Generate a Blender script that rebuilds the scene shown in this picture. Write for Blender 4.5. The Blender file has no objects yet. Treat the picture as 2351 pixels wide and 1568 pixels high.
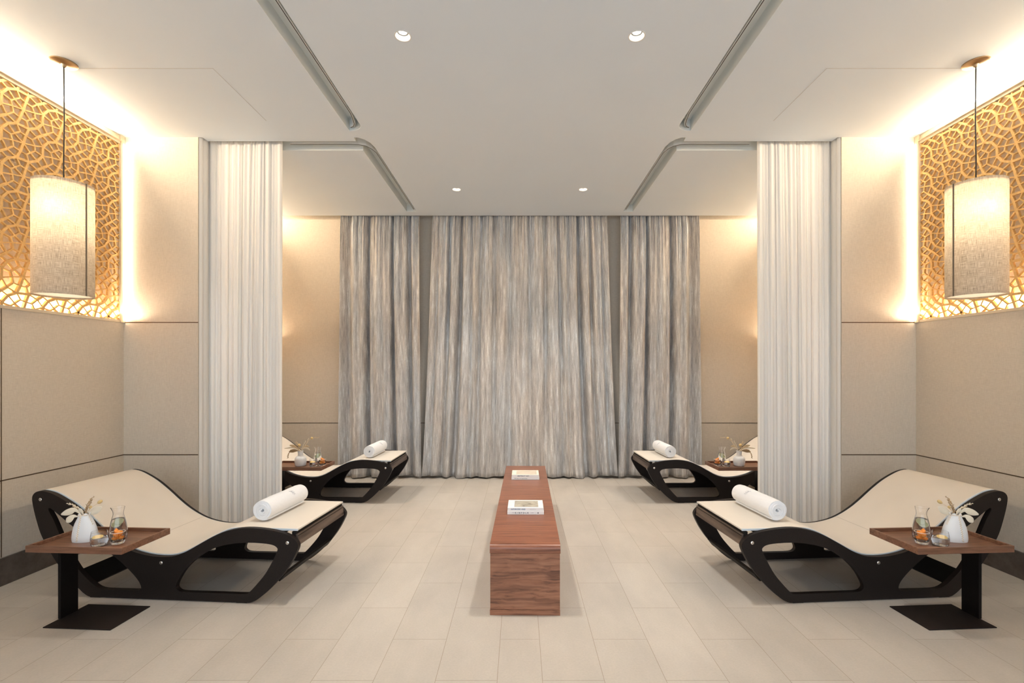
import bpy, bmesh, math, random
from mathutils import Vector, Matrix, Euler, noise
from mathutils.geometry import tessellate_polygon
random.seed(7)
R = math.radians
PI = math.pi
sc = bpy.context.scene
C = sc.collection

# ---------------------------------------------------------------- camera
cam_d = bpy.data.cameras.new('camera')
cam_d.sensor_width = 36.0
cam_d.lens = 1110.0 / 2351.0 * 36.0
cam_d.shift_x = -18.0 / 2351.0
cam_d.shift_y = 66.0 / 2351.0
cam_d.clip_start = 0.02
cam = bpy.data.objects.new('camera', cam_d)
cam.location = (0, 0, 1.45)
cam.rotation_euler = (R(90), 0, 0)
C.objects.link(cam)
sc.camera = cam

# ---------------------------------------------------------------- world, exposure
world = bpy.data.worlds.new('world')
sc.world = world
world.use_nodes = True
wb = world.node_tree.nodes['Background']
wb.inputs['Color'].default_value = (0.82, 0.91, 1.0, 1)
wb.inputs['Strength'].default_value = 1.4
vs = sc.view_settings
vs.view_transform = 'Standard'
vs.look = 'None'
vs.gamma = 1.0
vs.exposure = 0.76
vs.use_curve_mapping = False

WARM = (1.0, 0.80, 0.56)
CH = 3.503      # ceiling height
WX = 3.49       # side walls
YP = 4.259      # front face of the partitions
YB = 6.62       # back wall
YC = 6.42       # ceiling edge in front of the grey curtains

def lamp(name, kind, loc, energy, color, rot=(0, 0, 0), parent=None, **kw):
    d = bpy.data.lights.new(name, kind)
    d.energy = energy
    d.color = color
    for k, v in kw.items():
        setattr(d, k, v)
    o = bpy.data.objects.new(name, d)
    o.location = loc
    o.rotation_euler = rot
    C.objects.link(o)
    if parent:
        o.parent = parent
    return o

P_COVE, P_VERT, P_BOT, P_SPOTC, P_PEND, P_DOWN = 43.0, 3.4, 10.0, 0.6, 13.0, 145.0
for s in (-1, 1):
    tag_s = 'left' if s < 0 else 'right'
    for (y0, y1, kf) in ((0.9, YP - 0.05, 1.0), (4.56, YB - 0.05, 1.5)):
        L = y1 - y0
        # cove strip on top of the lattice frame, washing the ceiling
        a = lamp('cove_light', 'AREA', (s * 3.466, (y0 + y1) / 2 - 0.04, CH - 0.050), P_COVE * L / 3.3, WARM, shape='RECTANGLE', size=0.012, size_y=L - 0.16)
        a.rotation_euler = (0, R(180) + s * R(-62), 0)
        # strip behind the foot of the lattice, grazing the backing upward
        b = lamp('lattice_light', 'AREA', (s * 3.539, (y0 + y1) / 2, 1.900), P_BOT * L / 3.3, WARM, shape='RECTANGLE', size=0.03, size_y=L)
        b.rotation_euler = (0, R(180), 0)
        # strip in the corner between the lattice frame and the cross wall
        c = lamp('corner_light', 'AREA', (s * 3.4695, y1 + 0.024, 2.66), P_VERT * kf, WARM, shape='RECTANGLE', size=0.012, size_y=1.54)
        c.rotation_euler = (R(90), 0, R(0) + s * R(25))
        e = lamp('corner_spot', 'SPOT', (s * 3.44, y1 - 0.05, 1.905), P_SPOTC * 4, WARM, spot_size=R(120), spot_blend=0.6, shadow_soft_size=0.008)
        e.rotation_euler = Vector((-s * 0.55, 0.75, 1.0)).to_track_quat('-Z', 'Y').to_euler()

# ---------------------------------------------------------------- materials
def new_mat(name):
    m = bpy.data.materials.new(name)
    m.use_nodes = True
    nt = m.node_tree
    return m, nt, nt.nodes['Principled BSDF']

def P(name, col, rough=0.5, metal=0.0, spec=0.5, **kw):
    m, nt, b = new_mat(name)
    b.inputs['Base Color'].default_value = (*col, 1)
    b.inputs['Roughness'].default_value = rough
    b.inputs['Metallic'].default_value = metal
    b.inputs['Specular IOR Level'].default_value = spec
    for k, v in kw.items():
        b.inputs[k].default_value = v
    return m

def node(nt, typ, **kw):
    n = nt.nodes.new(typ)
    for k, v in kw.items():
        if isinstance(k, str) and hasattr(n, k) and k not in ('inputs',):
            setattr(n, k, v)
    return n

def noise_n(nt, vec, scale, detail=3.0, rough=0.5, dist=0.0):
    n = nt.nodes.new('ShaderNodeTexNoise')
    n.inputs['Scale'].default_value = scale
    n.inputs['Detail'].default_value = detail
    n.inputs['Roughness'].default_value = rough
    n.inputs['Distortion'].default_value = dist
    nt.links.new(vec, n.inputs['Vector'])
    return n.outputs['Fac']

def mapping(nt, vec, scale=(1, 1, 1), loc=(0, 0, 0), rot=(0, 0, 0)):
    n = nt.nodes.new('ShaderNodeMapping')
    n.inputs['Scale'].default_value = scale
    n.inputs['Location'].default_value = loc
    n.inputs['Rotation'].default_value = rot
    nt.links.new(vec, n.inputs['Vector'])
    return n.outputs['Vector']

def ramp(nt, fac, stops, interp='LINEAR'):
    n = nt.nodes.new('ShaderNodeValToRGB')
    n.color_ramp.interpolation = interp
    el = n.color_ramp.elements
    while len(el) < len(stops):
        el.new(0.5)
    for e, (p, c) in zip(el, stops):
        e.position = p
        e.color = (*c, 1) if len(c) == 3 else c
    nt.links.new(fac, n.inputs['Fac'])
    return n.outputs['Color']

def math_n(nt, op, a, b=None, c=None):
    n = nt.nodes.new('ShaderNodeMath')
    n.operation = op
    for i, v in enumerate((a, b, c)):
        if v is None:
            continue
        if isinstance(v, (int, float)):
            n.inputs[i].default_value = v
        else:
            nt.links.new(v, n.inputs[i])
    return n.outputs[0]

def mixc(nt, fac, a, b, mode='MIX'):
    n = nt.nodes.new('ShaderNodeMix')
    n.data_type = 'RGBA'
    n.blend_type = mode
    for idx, v in ((0, fac), (6, a), (7, b)):
        if isinstance(v, (int, float)):
            n.inputs[idx].default_value = v
        elif isinstance(v, tuple):
            n.inputs[idx].default_value = (*v, 1) if len(v) == 3 else v
        else:
            nt.links.new(v, n.inputs[idx])
    return n.outputs[2]

def bump(nt, b, h, strength=0.2, dist=0.002):
    n = nt.nodes.new('ShaderNodeBump')
    n.inputs['Strength'].default_value = strength
    n.inputs['Distance'].default_value = dist
    nt.links.new(h, n.inputs['Height'])
    nt.links.new(n.outputs['Normal'], b.inputs['Normal'])

def geo_pos(nt):
    return nt.nodes.new('ShaderNodeNewGeometry').outputs['Position']

def obj_co(nt):
    return nt.nodes.new('ShaderNodeTexCoord').outputs['Object']

# linen wall covering: fine woven warp and weft
def linen(name, c1, c2, sc_=1.0, rough=0.85, use_obj=False):
    m, nt, b = new_mat(name)
    v = obj_co(nt) if use_obj else geo_pos(nt)
    h1 = noise_n(nt, mapping(nt, v, (30 * sc_, 30 * sc_, 600 * sc_)), 1.0, 2)
    h2 = noise_n(nt, mapping(nt, v, (520 * sc_, 520 * sc_, 26 * sc_)), 1.0, 2)
    w = math_n(nt, 'MULTIPLY', math_n(nt, 'ADD', h1, h2), 0.5)
    col = ramp(nt, w, [(0.36, c1), (0.62, c2)])
    nt.links.new(col, b.inputs['Base Color'])
    b.inputs['Roughness'].default_value = rough
    b.inputs['Specular IOR Level'].default_value = 0.25
    bump(nt, b, w, 0.25, 0.002)
    return m

M = {}
M['wall'] = linen('linen_wallcovering', (0.515, 0.45, 0.37), (0.625, 0.555, 0.465))
M['backing'] = linen('linen_backing', (0.58, 0.49, 0.39), (0.76, 0.66, 0.54))
M['frame_cream'] = P('cream_lacquer', (0.66, 0.55, 0.40), 0.45)
M['trim_dark'] = P('bronze_trim', (0.10, 0.062, 0.035), 0.35, 0.4)
M['trim_light'] = P('brass_trim', (0.50, 0.38, 0.22), 0.25, 0.9)

m, nt, b = new_mat('painted_ceiling')
v = geo_pos(nt)
n1 = noise_n(nt, v, 1.3, 2)
nt.links.new(ramp(nt, n1, [(0.3, (0.70, 0.76, 0.82)), (0.7, (0.715, 0.775, 0.835))]), b.inputs['Base Color'])
b.inputs['Roughness'].default_value = 0.9
M['ceiling'] = m
M['slot'] = P('painted_slot', (0.76, 0.79, 0.77), 0.8)
M['joint'] = P('ceiling_joint', (0.45, 0.43, 0.41), 0.9)
M['white_alu'] = P('white_rail', (0.75, 0.76, 0.75), 0.4)
M['dark_gap'] = P('dark_rail_groove', (0.06, 0.05, 0.04), 0.6)

# floor tiles: long planks laid along the room, half-bond
m, nt, b = new_mat('porcelain_floor')
v = geo_pos(nt)
sep = nt.nodes.new('ShaderNodeSeparateXYZ'); nt.links.new(v, sep.inputs[0])
ax = math_n(nt, 'SUBTRACT', math_n(nt, 'ABSOLUTE', sep.outputs['X']), 0.106)
yy = math_n(nt, 'SUBTRACT', sep.outputs['Y'], 1.915)
cmb = nt.nodes.new('ShaderNodeCombineXYZ')
nt.links.new(yy, cmb.inputs[0]); nt.links.new(ax, cmb.inputs[1])
br = nt.nodes.new('ShaderNodeTexBrick')
br.offset = 0.5; br.offset_frequency = 2; br.squash = 1.0
br.inputs['Scale'].default_value = 1.0
br.inputs['Mortar Size'].default_value = 0.0014
br.inputs['Mortar Smooth'].default_value = 0.3
br.inputs['Bias'].default_value = 0.0
br.inputs['Brick Width'].default_value = 0.69
br.inputs['Row Height'].default_value = 0.289
br.inputs['Color1'].default_value = (0.435, 0.395, 0.345, 1)
br.inputs['Color2'].default_value = (0.47, 0.43, 0.38, 1)
br.inputs['Mortar'].default_value = (0.27, 0.215, 0.16, 1)
nt.links.new(cmb.outputs[0], br.inputs['Vector'])
cl = noise_n(nt, mapping(nt, v, (5, 2.2, 1)), 1.0, 4, 0.6)
fl = noise_n(nt, v, 90, 3)
t1 = ramp(nt, cl, [(0.3, (0.93, 0.93, 0.93)), (0.7, (1.05, 1.05, 1.05))])
t2 = ramp(nt, fl, [(0.3, (0.96, 0.96, 0.96)), (0.7, (1.03, 1.03, 1.03))])
cc = mixc(nt, 1.0, mixc(nt, 1.0, br.outputs['Color'], t1, 'MULTIPLY'), t2, 'MULTIPLY')
nt.links.new(cc, b.inputs['Base Color'])
b.inputs['Roughness'].default_value = 0.55
b.inputs['Specular IOR Level'].default_value = 0.35
bump(nt, b, fl, 0.05, 0.001)
M['floor'] = m

m, nt, b = new_mat('stone_skirting')
v = geo_pos(nt)
n1 = noise_n(nt, v, 9, 5, 0.65)
nt.links.new(ramp(nt, n1, [(0.3, (0.055, 0.042, 0.032)), (0.7, (0.13, 0.10, 0.078))]), b.inputs['Base Color'])
b.inputs['Roughness'].default_value = 0.5
M['skirting'] = m

# walnut, grain along the object's X
def wood(name, dark, mid, light, axis=0, scale=1.0, rough=0.35, swirl=0.0, patch=1.0):
    m, nt, b = new_mat(name)
    v = obj_co(nt)
    st = [26.0 * scale] * 3
    st[axis] = 2.0 * scale
    vv = mapping(nt, v, tuple(st), (3.1, 7.7, 1.3))
    d = noise_n(nt, mapping(nt, v, tuple(4.0 * scale if i != axis else 1.6 * scale for i in range(3))), 1.0, 2)
    ad = nt.nodes.new('ShaderNodeVectorMath'); ad.operation = 'MULTIPLY_ADD'
    cb = nt.nodes.new('ShaderNodeCombineXYZ')
    for i in range(3):
        nt.links.new(d, cb.inputs[i])
    nt.links.new(cb.outputs[0], ad.inputs[0])
    ad.inputs[1].default_value = (swirl, swirl, swirl)
    nt.links.new(vv, ad.inputs[2])
    g = noise_n(nt, ad.outputs[0], 1.0, 6, 0.62)
    g2 = noise_n(nt, mapping(nt, ad.outputs[0], (1, 1, 1), (9, 2, 5)), 0.28, 3, 0.5)
    col = ramp(nt, g, [(0.30, dark), (0.47, mid), (0.72, light)])
    col2 = ramp(nt, g2, [(0.36, (0.45, 0.40, 0.38)), (0.46, (0.92, 0.92, 0.92)), (0.75, (1.12, 1.08, 1.05))])
    out = mixc(nt, patch, col, col2, 'MULTIPLY')
    nt.links.new(out, b.inputs['Base Color'])
    b.inputs['Roughness'].default_value = rough
    b.inputs['Coat Weight'].default_value = 0.15
    b.inputs['Coat Roughness'].default_value = 0.25
    bump(nt, b, g, 0.08, 0.001)
    return m
M['walnut'] = wood('walnut_end', (0.10, 0.038, 0.021), (0.26, 0.108, 0.058), (0.36, 0.165, 0.095), 0, 2.4, 0.4, 3.0, 0.8)
M['walnut_top'] = wood('walnut_top', (0.115, 0.036, 0.018), (0.215, 0.075, 0.037), (0.30, 0.115, 0.06), 0, 2.4, 0.34, 0.8, 0.3)
M['tray_wood'] = wood('tray_walnut', (0.085, 0.037, 0.02), (0.165, 0.075, 0.042), (0.245, 0.12, 0.07), 0, 2.6, 0.4, 0.8, 0.3)
M['black_lam'] = P('dark_laminate', (0.008, 0.006, 0.005), 0.55, 0.0, 0.2)
m, nt, b = new_mat('brown_black_board')
v = obj_co(nt)
n1 = noise_n(nt, v, 260, 3, 0.6)
nt.links.new(ramp(nt, n1, [(0.35, (0.007, 0.0045, 0.004)), (0.7, (0.017, 0.011, 0.009))]), b.inputs['Base Color'])
b.inputs['Roughness'].default_value = 0.5
b.inputs['Specular IOR Level'].default_value = 0.25
M['board'] = m
M['beam'] = wood('dark_oak_beam', (0.05, 0.033, 0.025), (0.10, 0.07, 0.052), (0.16, 0.115, 0.09), 1, 2.0, 0.5)
M['black_steel'] = P('black_steel', (0.004, 0.003, 0.003), 0.5, 0.0, 0.15)
m, nt, b = new_mat('black_plate')
v = obj_co(nt)
n1 = noise_n(nt, v, 400, 2)
nt.links.new(ramp(nt, n1, [(0.35, (0.010, 0.0065, 0.006)), (0.7, (0.020, 0.014, 0.012))]), b.inputs['Base Color'])
b.inputs['Roughness'].default_value = 0.6
b.inputs['Specular IOR Level'].default_value = 0.2
M['black_plate'] = m
m, nt, b = new_mat('cream_upholstery')
v = obj_co(nt)
n1 = noise_n(nt, v, 350, 2)
n2 = noise_n(nt, v, 4, 2)
nt.links.new(ramp(nt, n2, [(0.3, (0.68, 0.625, 0.55)), (0.7, (0.71, 0.655, 0.58))]), b.inputs['Base Color'])
b.inputs['Roughness'].default_value = 0.6
b.inputs['Specular IOR Level'].default_value = 0.3
bump(nt, b, n1, 0.08, 0.001)
M['pad'] = m
M['piping'] = P('pale_piping', (0.60, 0.66, 0.70), 0.5)
M['seam'] = P('pad_seam', (0.40, 0.35, 0.30), 0.8)  # darker tone of the stitched pad seam
M['steel'] = P('brushed_steel', (0.78, 0.76, 0.72), 0.25, 0.9)
M['steel_dark'] = P('bolt_socket', (0.15, 0.13, 0.11), 0.5, 0.5)

m, nt, b = new_mat('terry_cloth')
v = obj_co(nt)
n1 = noise_n(nt, v, 330, 3, 0.7)
n2 = noise_n(nt, v, 60, 3, 0.6)
nt.links.new(ramp(nt, n1, [(0.3, (0.78, 0.79, 0.81)), (0.7, (0.88, 0.885, 0.90))]), b.inputs['Base Color'])
b.inputs['Roughness'].default_value = 0.95
b.inputs['Sheen Weight'].default_value = 0.3
bump(nt, b, math_n(nt, 'ADD', n1, n2), 0.5, 0.003)
M['terry'] = m
M['embroidery'] = P('grey_thread', (0.50, 0.52, 0.56), 0.8)

# grey jacquard curtain: vertical broken streaks on the unfolded cloth (uv in metres)
m, nt, b = new_mat('silver_jacquard')
uv = nt.nodes.new('ShaderNodeTexCoord').outputs['UV']
s1 = noise_n(nt, mapping(nt, uv, (75, 5.5, 1)), 1.0, 4, 0.66)
s2 = noise_n(nt, mapping(nt, uv, (14, 1.4, 1), (4, 9, 0)), 1.0, 3, 0.55)
s3 = noise_n(nt, mapping(nt, uv, (260, 40, 1), (4, 1, 0)), 1.0, 2, 0.5)
s4 = noise_n(nt, mapping(nt, uv, (3.0, 0.7, 1), (1, 1, 0)), 1.0, 2, 0.5)
sm = math_n(nt, 'ADD', math_n(nt, 'MULTIPLY', s1, 0.5), math_n(nt, 'ADD', math_n(nt, 'MULTIPLY', s2, 0.35), math_n(nt, 'MULTIPLY', s3, 0.15)))
col = ramp(nt, sm, [(0.36, (0.22, 0.21, 0.21)), (0.46, (0.40, 0.38, 0.365)), (0.54, (0.53, 0.51, 0.49)), (0.64, (0.84, 0.85, 0.85))])
tint = ramp(nt, s4, [(0.35, (0.95, 1.0, 1.05)), (0.65, (1.04, 1.0, 0.96))])
nt.links.new(mixc(nt, 1.0, col, tint, 'MULTIPLY'), b.inputs['Base Color'])
b.inputs['Roughness'].default_value = 0.5
b.inputs['Sheen Weight'].default_value = 0.15
bump(nt, b, sm, 0.2, 0.002)
M['jacquard'] = m

# sheer: white voile, part translucent
m, nt, b = new_mat('white_voile')
b.inputs['Base Color'].default_value = (0.90, 0.885, 0.86, 1)
b.inputs['Roughness'].default_value = 0.9
tr = nt.nodes.new('ShaderNodeBsdfTranslucent'); tr.inputs['Color'].default_value = (0.92, 0.90, 0.86, 1)
mx = nt.nodes.new('ShaderNodeMixShader'); mx.inputs[0].default_value = 0.28
out = nt.nodes['Material Output']
nt.links.new(b.outputs[0], mx.inputs[1]); nt.links.new(tr.outputs[0], mx.inputs[2]); nt.links.new(mx.outputs[0], out.inputs[0])
M['voile'] = m

# linen lamp shade
m, nt, b = new_mat('linen_shade')
v = obj_co(nt)
sepo = nt.nodes.new('ShaderNodeSeparateXYZ'); nt.links.new(v, sepo.inputs[0])
ang = math_n(nt, 'MULTIPLY', math_n(nt, 'ARCTAN2', sepo.outputs['Y'], sepo.outputs['X']), 0.16)
cb = nt.nodes.new('ShaderNodeCombineXYZ'); nt.links.new(ang, cb.inputs[0]); nt.links.new(sepo.outputs['Z'], cb.inputs[1])
h1 = noise_n(nt, mapping(nt, cb.outputs[0], (22, 480, 1)), 1.0, 3, 0.6)
h2 = noise_n(nt, mapping(nt, cb.outputs[0], (420, 20, 1)), 1.0, 3, 0.6)
w = math_n(nt, 'MULTIPLY', math_n(nt, 'ADD', h1, h2), 0.5)
colw = ramp(nt, w, [(0.38, (0.37, 0.305, 0.23)), (0.50, (0.64, 0.565, 0.46)), (0.62, (0.82, 0.765, 0.67))])
nt.links.new(colw, b.inputs['Base Color'])
b.inputs['Roughness'].default_value = 0.9
tr = nt.nodes.new('ShaderNodeBsdfTranslucent'); nt.links.new(colw, tr.inputs['Color'])
mx = nt.nodes.new('ShaderNodeMixShader'); mx.inputs[0].default_value = 0.5
out = nt.nodes['Material Output']
nt.links.new(b.outputs[0], mx.inputs[1]); nt.links.new(tr.outputs[0], mx.inputs[2]); nt.links.new(mx.outputs[0], out.inputs[0])
M['shade'] = m
m, nt, b = new_mat('opal_diffuser')
b.inputs['Base Color'].default_value = (0.85, 0.80, 0.72, 1)
tr = nt.nodes.new('ShaderNodeBsdfTranslucent'); tr.inputs['Color'].default_value = (0.9, 0.85, 0.78, 1)
mx = nt.nodes.new('ShaderNodeMixShader'); mx.inputs[0].default_value = 0.6
out = nt.nodes['Material Output']
nt.links.new(b.outputs[0], mx.inputs[1]); nt.links.new(tr.outputs[0], mx.inputs[2]); nt.links.new(mx.outputs[0], out.inputs[0])
M['diffuser'] = m
M['bronze'] = P('antique_bronze', (0.33, 0.235, 0.14), 0.35, 0.85)
M['cord'] = P('black_cord', (0.01, 0.008, 0.007), 0.6)
m, nt, b = new_mat('gilded_lattice')
v = obj_co(nt)
n1 = noise_n(nt, v, 40, 4, 0.6)
nt.links.new(ramp(nt, n1, [(0.3, (0.60, 0.36, 0.125)), (0.7, (0.78, 0.50, 0.20))]), b.inputs['Base Color'])
b.inputs['Metallic'].default_value = 0.2
b.inputs['Roughness'].default_value = 0.38
M['gold'] = m
def glow(name, col, s):
    m, nt, b = new_mat(name)
    b.inputs['Emission Color'].default_value = (*col, 1)
    b.inputs['Emission Strength'].default_value = s
    b.inputs['Base Color'].default_value = (*col, 1)
    return m
M['led'] = glow('led_tape', (1.0, 0.80, 0.52), 6)
M['lamp_glow'] = glow('spot_lens', (1.0, 0.93, 0.80), 14)
M['bulb'] = glow('frosted_bulb', (1.0, 0.90, 0.78), 4)
M['lens_ring'] = P('dark_lens_ring', (0.05, 0.035, 0.025), 0.4)
M['trim_white'] = P('white_lamp_trim', (0.74, 0.73, 0.70), 0.6)
M['glass'] = P('clear_glass', (1, 1, 1), 0.0, 0.0, 0.5, **{'Transmission Weight': 1.0, 'IOR': 1.45})
M['water'] = P('water', (1, 1, 1), 0.0, 0.0, 0.5, **{'Transmission Weight': 1.0, 'IOR': 1.33})
M['ceramic'] = P('white_ceramic', (0.80, 0.80, 0.80), 0.4)
M['ceramic_cream'] = P('cream_ceramic', (0.80, 0.70, 0.58), 0.6)
M['apricot'] = P('dried_apricot', (0.88, 0.30, 0.045), 0.5, 0, 0.5, **{'Subsurface Weight': 0.2, 'Subsurface Scale': 0.01})
M['lime'] = P('lime_flesh', (0.66, 0.68, 0.40), 0.4)
M['lemon'] = P('lemon_flesh', (0.85, 0.62, 0.22), 0.4)
M['straw'] = P('dry_straw', (0.72, 0.55, 0.34), 0.8)
M['straw_pale'] = P('pale_straw', (0.84, 0.74, 0.58), 0.8)
M['straw_brown'] = P('brown_straw', (0.42, 0.29, 0.16), 0.8)
M['tail_gold'] = P('golden_tail', (0.70, 0.50, 0.22), 0.9)
M['paper'] = P('white_cover', (0.78, 0.77, 0.76), 0.45)
M['paper_cream'] = P('cream_cover', (0.80, 0.73, 0.62), 0.5)
M['pages'] = P('page_edges', (0.72, 0.70, 0.66), 0.8)
M['ink'] = P('dark_ink', (0.03, 0.05, 0.09), 0.6)
M['ink_blue'] = P('blue_ink', (0.05, 0.14, 0.28), 0.6)
M['ink_grey'] = P('grey_ink', (0.42, 0.40, 0.42), 0.6)
m, nt, b = new_mat('cover_photo')
v = obj_co(nt)
n1 = noise_n(nt, mapping(nt, v, (9, 22, 1), (0, 0, 0), (0, 0, 0.6)), 1.0, 4, 0.55, 1.2)
nt.links.new(ramp(nt, n1, [(0.36, (0.12, 0.105, 0.08)), (0.46, (0.36, 0.33, 0.27)), (0.7, (0.50, 0.47, 0.39))]), b.inputs['Base Color'])
M['photo'] = m
m, nt, b = new_mat('pale_cover_photo')
v = obj_co(nt)
n1 = noise_n(nt, v, 14, 3, 0.5)
nt.links.new(ramp(nt, n1, [(0.36, (0.52, 0.45, 0.36)), (0.6, (0.60, 0.53, 0.43)), (0.7, (0.64, 0.50, 0.43))]), b.inputs['Base Color'])
M['photo_pale'] = m

# ---------------------------------------------------------------- mesh helpers
def finish(name, me, mat, parent=None, loc=None, rot=None, smooth=None, bevel=0.0, seg=2, kind=None):
    me.name = name
    if mat is not None:
        mats = mat if isinstance(mat, (list, tuple)) else [mat]
        for mm in mats:
            me.materials.append(mm)
    if smooth is not None:
        me.shade_smooth()
        me.set_sharp_from_angle(angle=R(smooth))
    o = bpy.data.objects.new(name, me)
    C.objects.link(o)
    if parent is not None:
        o.parent = parent
    if loc is not None:
        o.location = loc
    if rot is not None:
        o.rotation_euler = rot
    if bevel > 0:
        md = o.modifiers.new('bevel', 'BEVEL')
        md.width = bevel; md.segments = seg; md.limit_method = 'ANGLE'; md.angle_limit = R(45)
    if kind:
        o['kind'] = kind
    return o

def pydata(vs_, fs):
    me = bpy.data.meshes.new('m')
    me.from_pydata([tuple(v) for v in vs_], [], fs)
    me.update()
    return me

def bm_me(bm, recalc=True):
    if recalc:
        bmesh.ops.recalc_face_normals(bm, faces=bm.faces[:])
    me = bpy.data.meshes.new('m')
    bm.to_mesh(me); bm.free()
    return me

def add_box(bm, lo, hi):
    x0, y0, z0 = lo; x1, y1, z1 = hi
    v = [bm.verts.new(p) for p in ((x0, y0, z0), (x1, y0, z0), (x1, y1, z0), (x0, y1, z0), (x0, y0, z1), (x1, y0, z1), (x1, y1, z1), (x0, y1, z1))]
    for f in ((0, 3, 2, 1), (4, 5, 6, 7), (0, 1, 5, 4), (1, 2, 6, 5), (2, 3, 7, 6), (3, 0, 4, 7)):
        bm.faces.new([v[i] for i in f])

def box(name, lo, hi, mat, parent=None, bevel=0.0, seg=2, kind=None, loc=None, rot=None):
    bm = bmesh.new(); add_box(bm, lo, hi)
    return finish(name, bm_me(bm, False), mat, parent, loc, rot, None, bevel, seg, kind)

def catmull(pts, n=4, closed=True):
    out = []
    N = len(pts)
    rng = range(N) if closed else range(N - 1)
    for i in rng:
        if closed:
            p0, p1, p2, p3 = (Vector(pts[(i + k) % N]) for k in (-1, 0, 1, 2))
        else:
            p1, p2 = Vector(pts[i]), Vector(pts[i + 1])
            p0 = Vector(pts[i - 1]) if i > 0 else p1 * 2 - p2
            p3 = Vector(pts[i + 2]) if i + 2 < N else p2 * 2 - p1
        for k in range(n):
            t = k / n
            out.append(0.5 * ((2 * p1) + (-p0 + p2) * t + (2 * p0 - 5 * p1 + 4 * p2 - p3) * t * t + (-p0 + 3 * p1 - 3 * p2 + p3) * t ** 3))
    if not closed:
        out.append(Vector(pts[-1]))
    return out

def area2(p):
    return sum(p[i][0] * p[(i + 1) % len(p)][1] - p[(i + 1) % len(p)][0] * p[i][1] for i in range(len(p))) / 2

def extrude_poly(loops, d0, d1, axes='uw'):
    """loops: outer + holes in 2D; extruded between d0 and d1. axes 'uw': (u, d, w); 'xy': (x, y, d)"""
    L = [list(l) for l in loops]
    if area2(L[0]) < 0: L[0].reverse()
    for i in range(1, len(L)):
        if area2(L[i]) > 0: L[i].reverse()
    tris = tessellate_polygon([[Vector((p[0], p[1], 0)) for p in l] for l in L])
    flat = [p for l in L for p in l]
    n = len(flat)
    def mk(p, d):
        return (p[0], d, p[1]) if axes == 'uw' else (p[0], p[1], d)
    vs_ = [mk(p, d0) for p in flat] + [mk(p, d1) for p in flat]
    fs = [tuple(t) for t in tris] + [tuple(i + n for i in reversed(t)) for t in tris]
    k = 0
    for l in L:
        m_ = len(l)
        for i in range(m_):
            a, b_ = k + i, k + (i + 1) % m_
            fs.append((a, b_, b_ + n, a + n))
        k += m_
    me = pydata(vs_, fs)
    bm = bmesh.new(); bm.from_mesh(me)
    me2 = bm_me(bm); bpy.data.meshes.remove(me)
    return me2

def lathe_me(prof, n=32, close=False, sx=1.0, sy=1.0):
    vs_, fs = [], []
    for (r, z) in prof:
        for k in range(n):
            a = 2 * PI * k / n
            vs_.append((r * math.cos(a) * sx, r * math.sin(a) * sy, z))
    m_ = len(prof)
    for i in range(m_ - 1 if not close else m_):
        j = (i + 1) % m_
        for k in range(n):
            k2 = (k + 1) % n
            fs.append((i * n + k, i * n + k2, j * n + k2, j * n + k))
    if not close:
        if prof[0][0] > 1e-6: fs.append(tuple(range(n))[::-1])
        if prof[-1][0] > 1e-6: fs.append(tuple((m_ - 1) * n + k for k in range(n)))
    me = pydata(vs_, fs)
    bm = bmesh.new(); bm.from_mesh(me)
    bmesh.ops.remove_doubles(bm, verts=bm.verts[:], dist=1e-6)
    r_ = bm_me(bm); bpy.data.meshes.remove(me)
    return r_

def tube_bm(bm, pts, rad, n=8, caps=True):
    pts = [Vector(p) for p in pts]
    rings = []
    up = None
    for i, p in enumerate(pts):
        t = (pts[min(i + 1, len(pts) - 1)] - pts[max(i - 1, 0)]).normalized()
        if up is None:
            up = t.orthogonal().normalized()
        up = (up - t * up.dot(t))
        up = up.normalized() if up.length > 1e-6 else t.orthogonal().normalized()
        s_ = t.cross(up)
        r = rad[i] if isinstance(rad, (list, tuple)) else rad
        rings.append([bm.verts.new(p + (up * math.cos(2 * PI * k / n) + s_ * math.sin(2 * PI * k / n)) * r) for k in range(n)])
    for a, b_ in zip(rings, rings[1:]):
        for k in range(n):
            bm.faces.new((a[k], a[(k + 1) % n], b_[(k + 1) % n], b_[k]))
    if caps:
        bm.faces.new(rings[0][::-1]); bm.faces.new(rings[-1])

def blob_bm(bm, c, r, rot=None, sub=2, jit=0.0, seed=0):
    ret = bmesh.ops.create_icosphere(bm, subdivisions=sub, radius=1.0)
    mt = (rot.to_matrix() if rot is not None else Matrix.Identity(3))
    for v in ret['verts']:
        p = v.co.copy()
        if jit:
            p *= 1 + jit * noise.noise(p * 2.2 + Vector((seed, seed * 1.7, 0)))
        v.co = mt @ Vector((p.x * r[0], p.y * r[1], p.z * r[2])) + Vector(c)

def thing(name, label, cat, loc=(0, 0, 0), rz=0.0, group=None):
    o = bpy.data.objects.new(name, None)
    C.objects.link(o)
    o.empty_display_size = 0.1
    o.location = loc
    o.rotation_euler = (0, 0, rz)
    tag(o, label, cat, group)
    return o

def tag(o, label, cat, group=None):
    o['label'] = label
    o['category'] = cat
    if group: o['group'] = group
    return o

def copy_tree(o, parent=None):
    c = o.copy()
    C.objects.link(c)
    c.parent = parent
    for ch in [x for x in bpy.data.objects if x.parent == o]:
        copy_tree(ch, c)
    return c

def mirror(o, label):
    c = copy_tree(o)
    c.location = (-o.location.x, o.location.y, o.location.z)
    c.rotation_euler = (o.rotation_euler.x, -o.rotation_euler.y, -o.rotation_euler.z)
    c.scale = (-1, 1, 1)
    c['label'] = label
    return c

def moved(o, loc, rz, label):
    c = copy_tree(o)
    c.location = loc
    c.rotation_euler = (0, 0, rz)
    c['label'] = label
    return c

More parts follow.
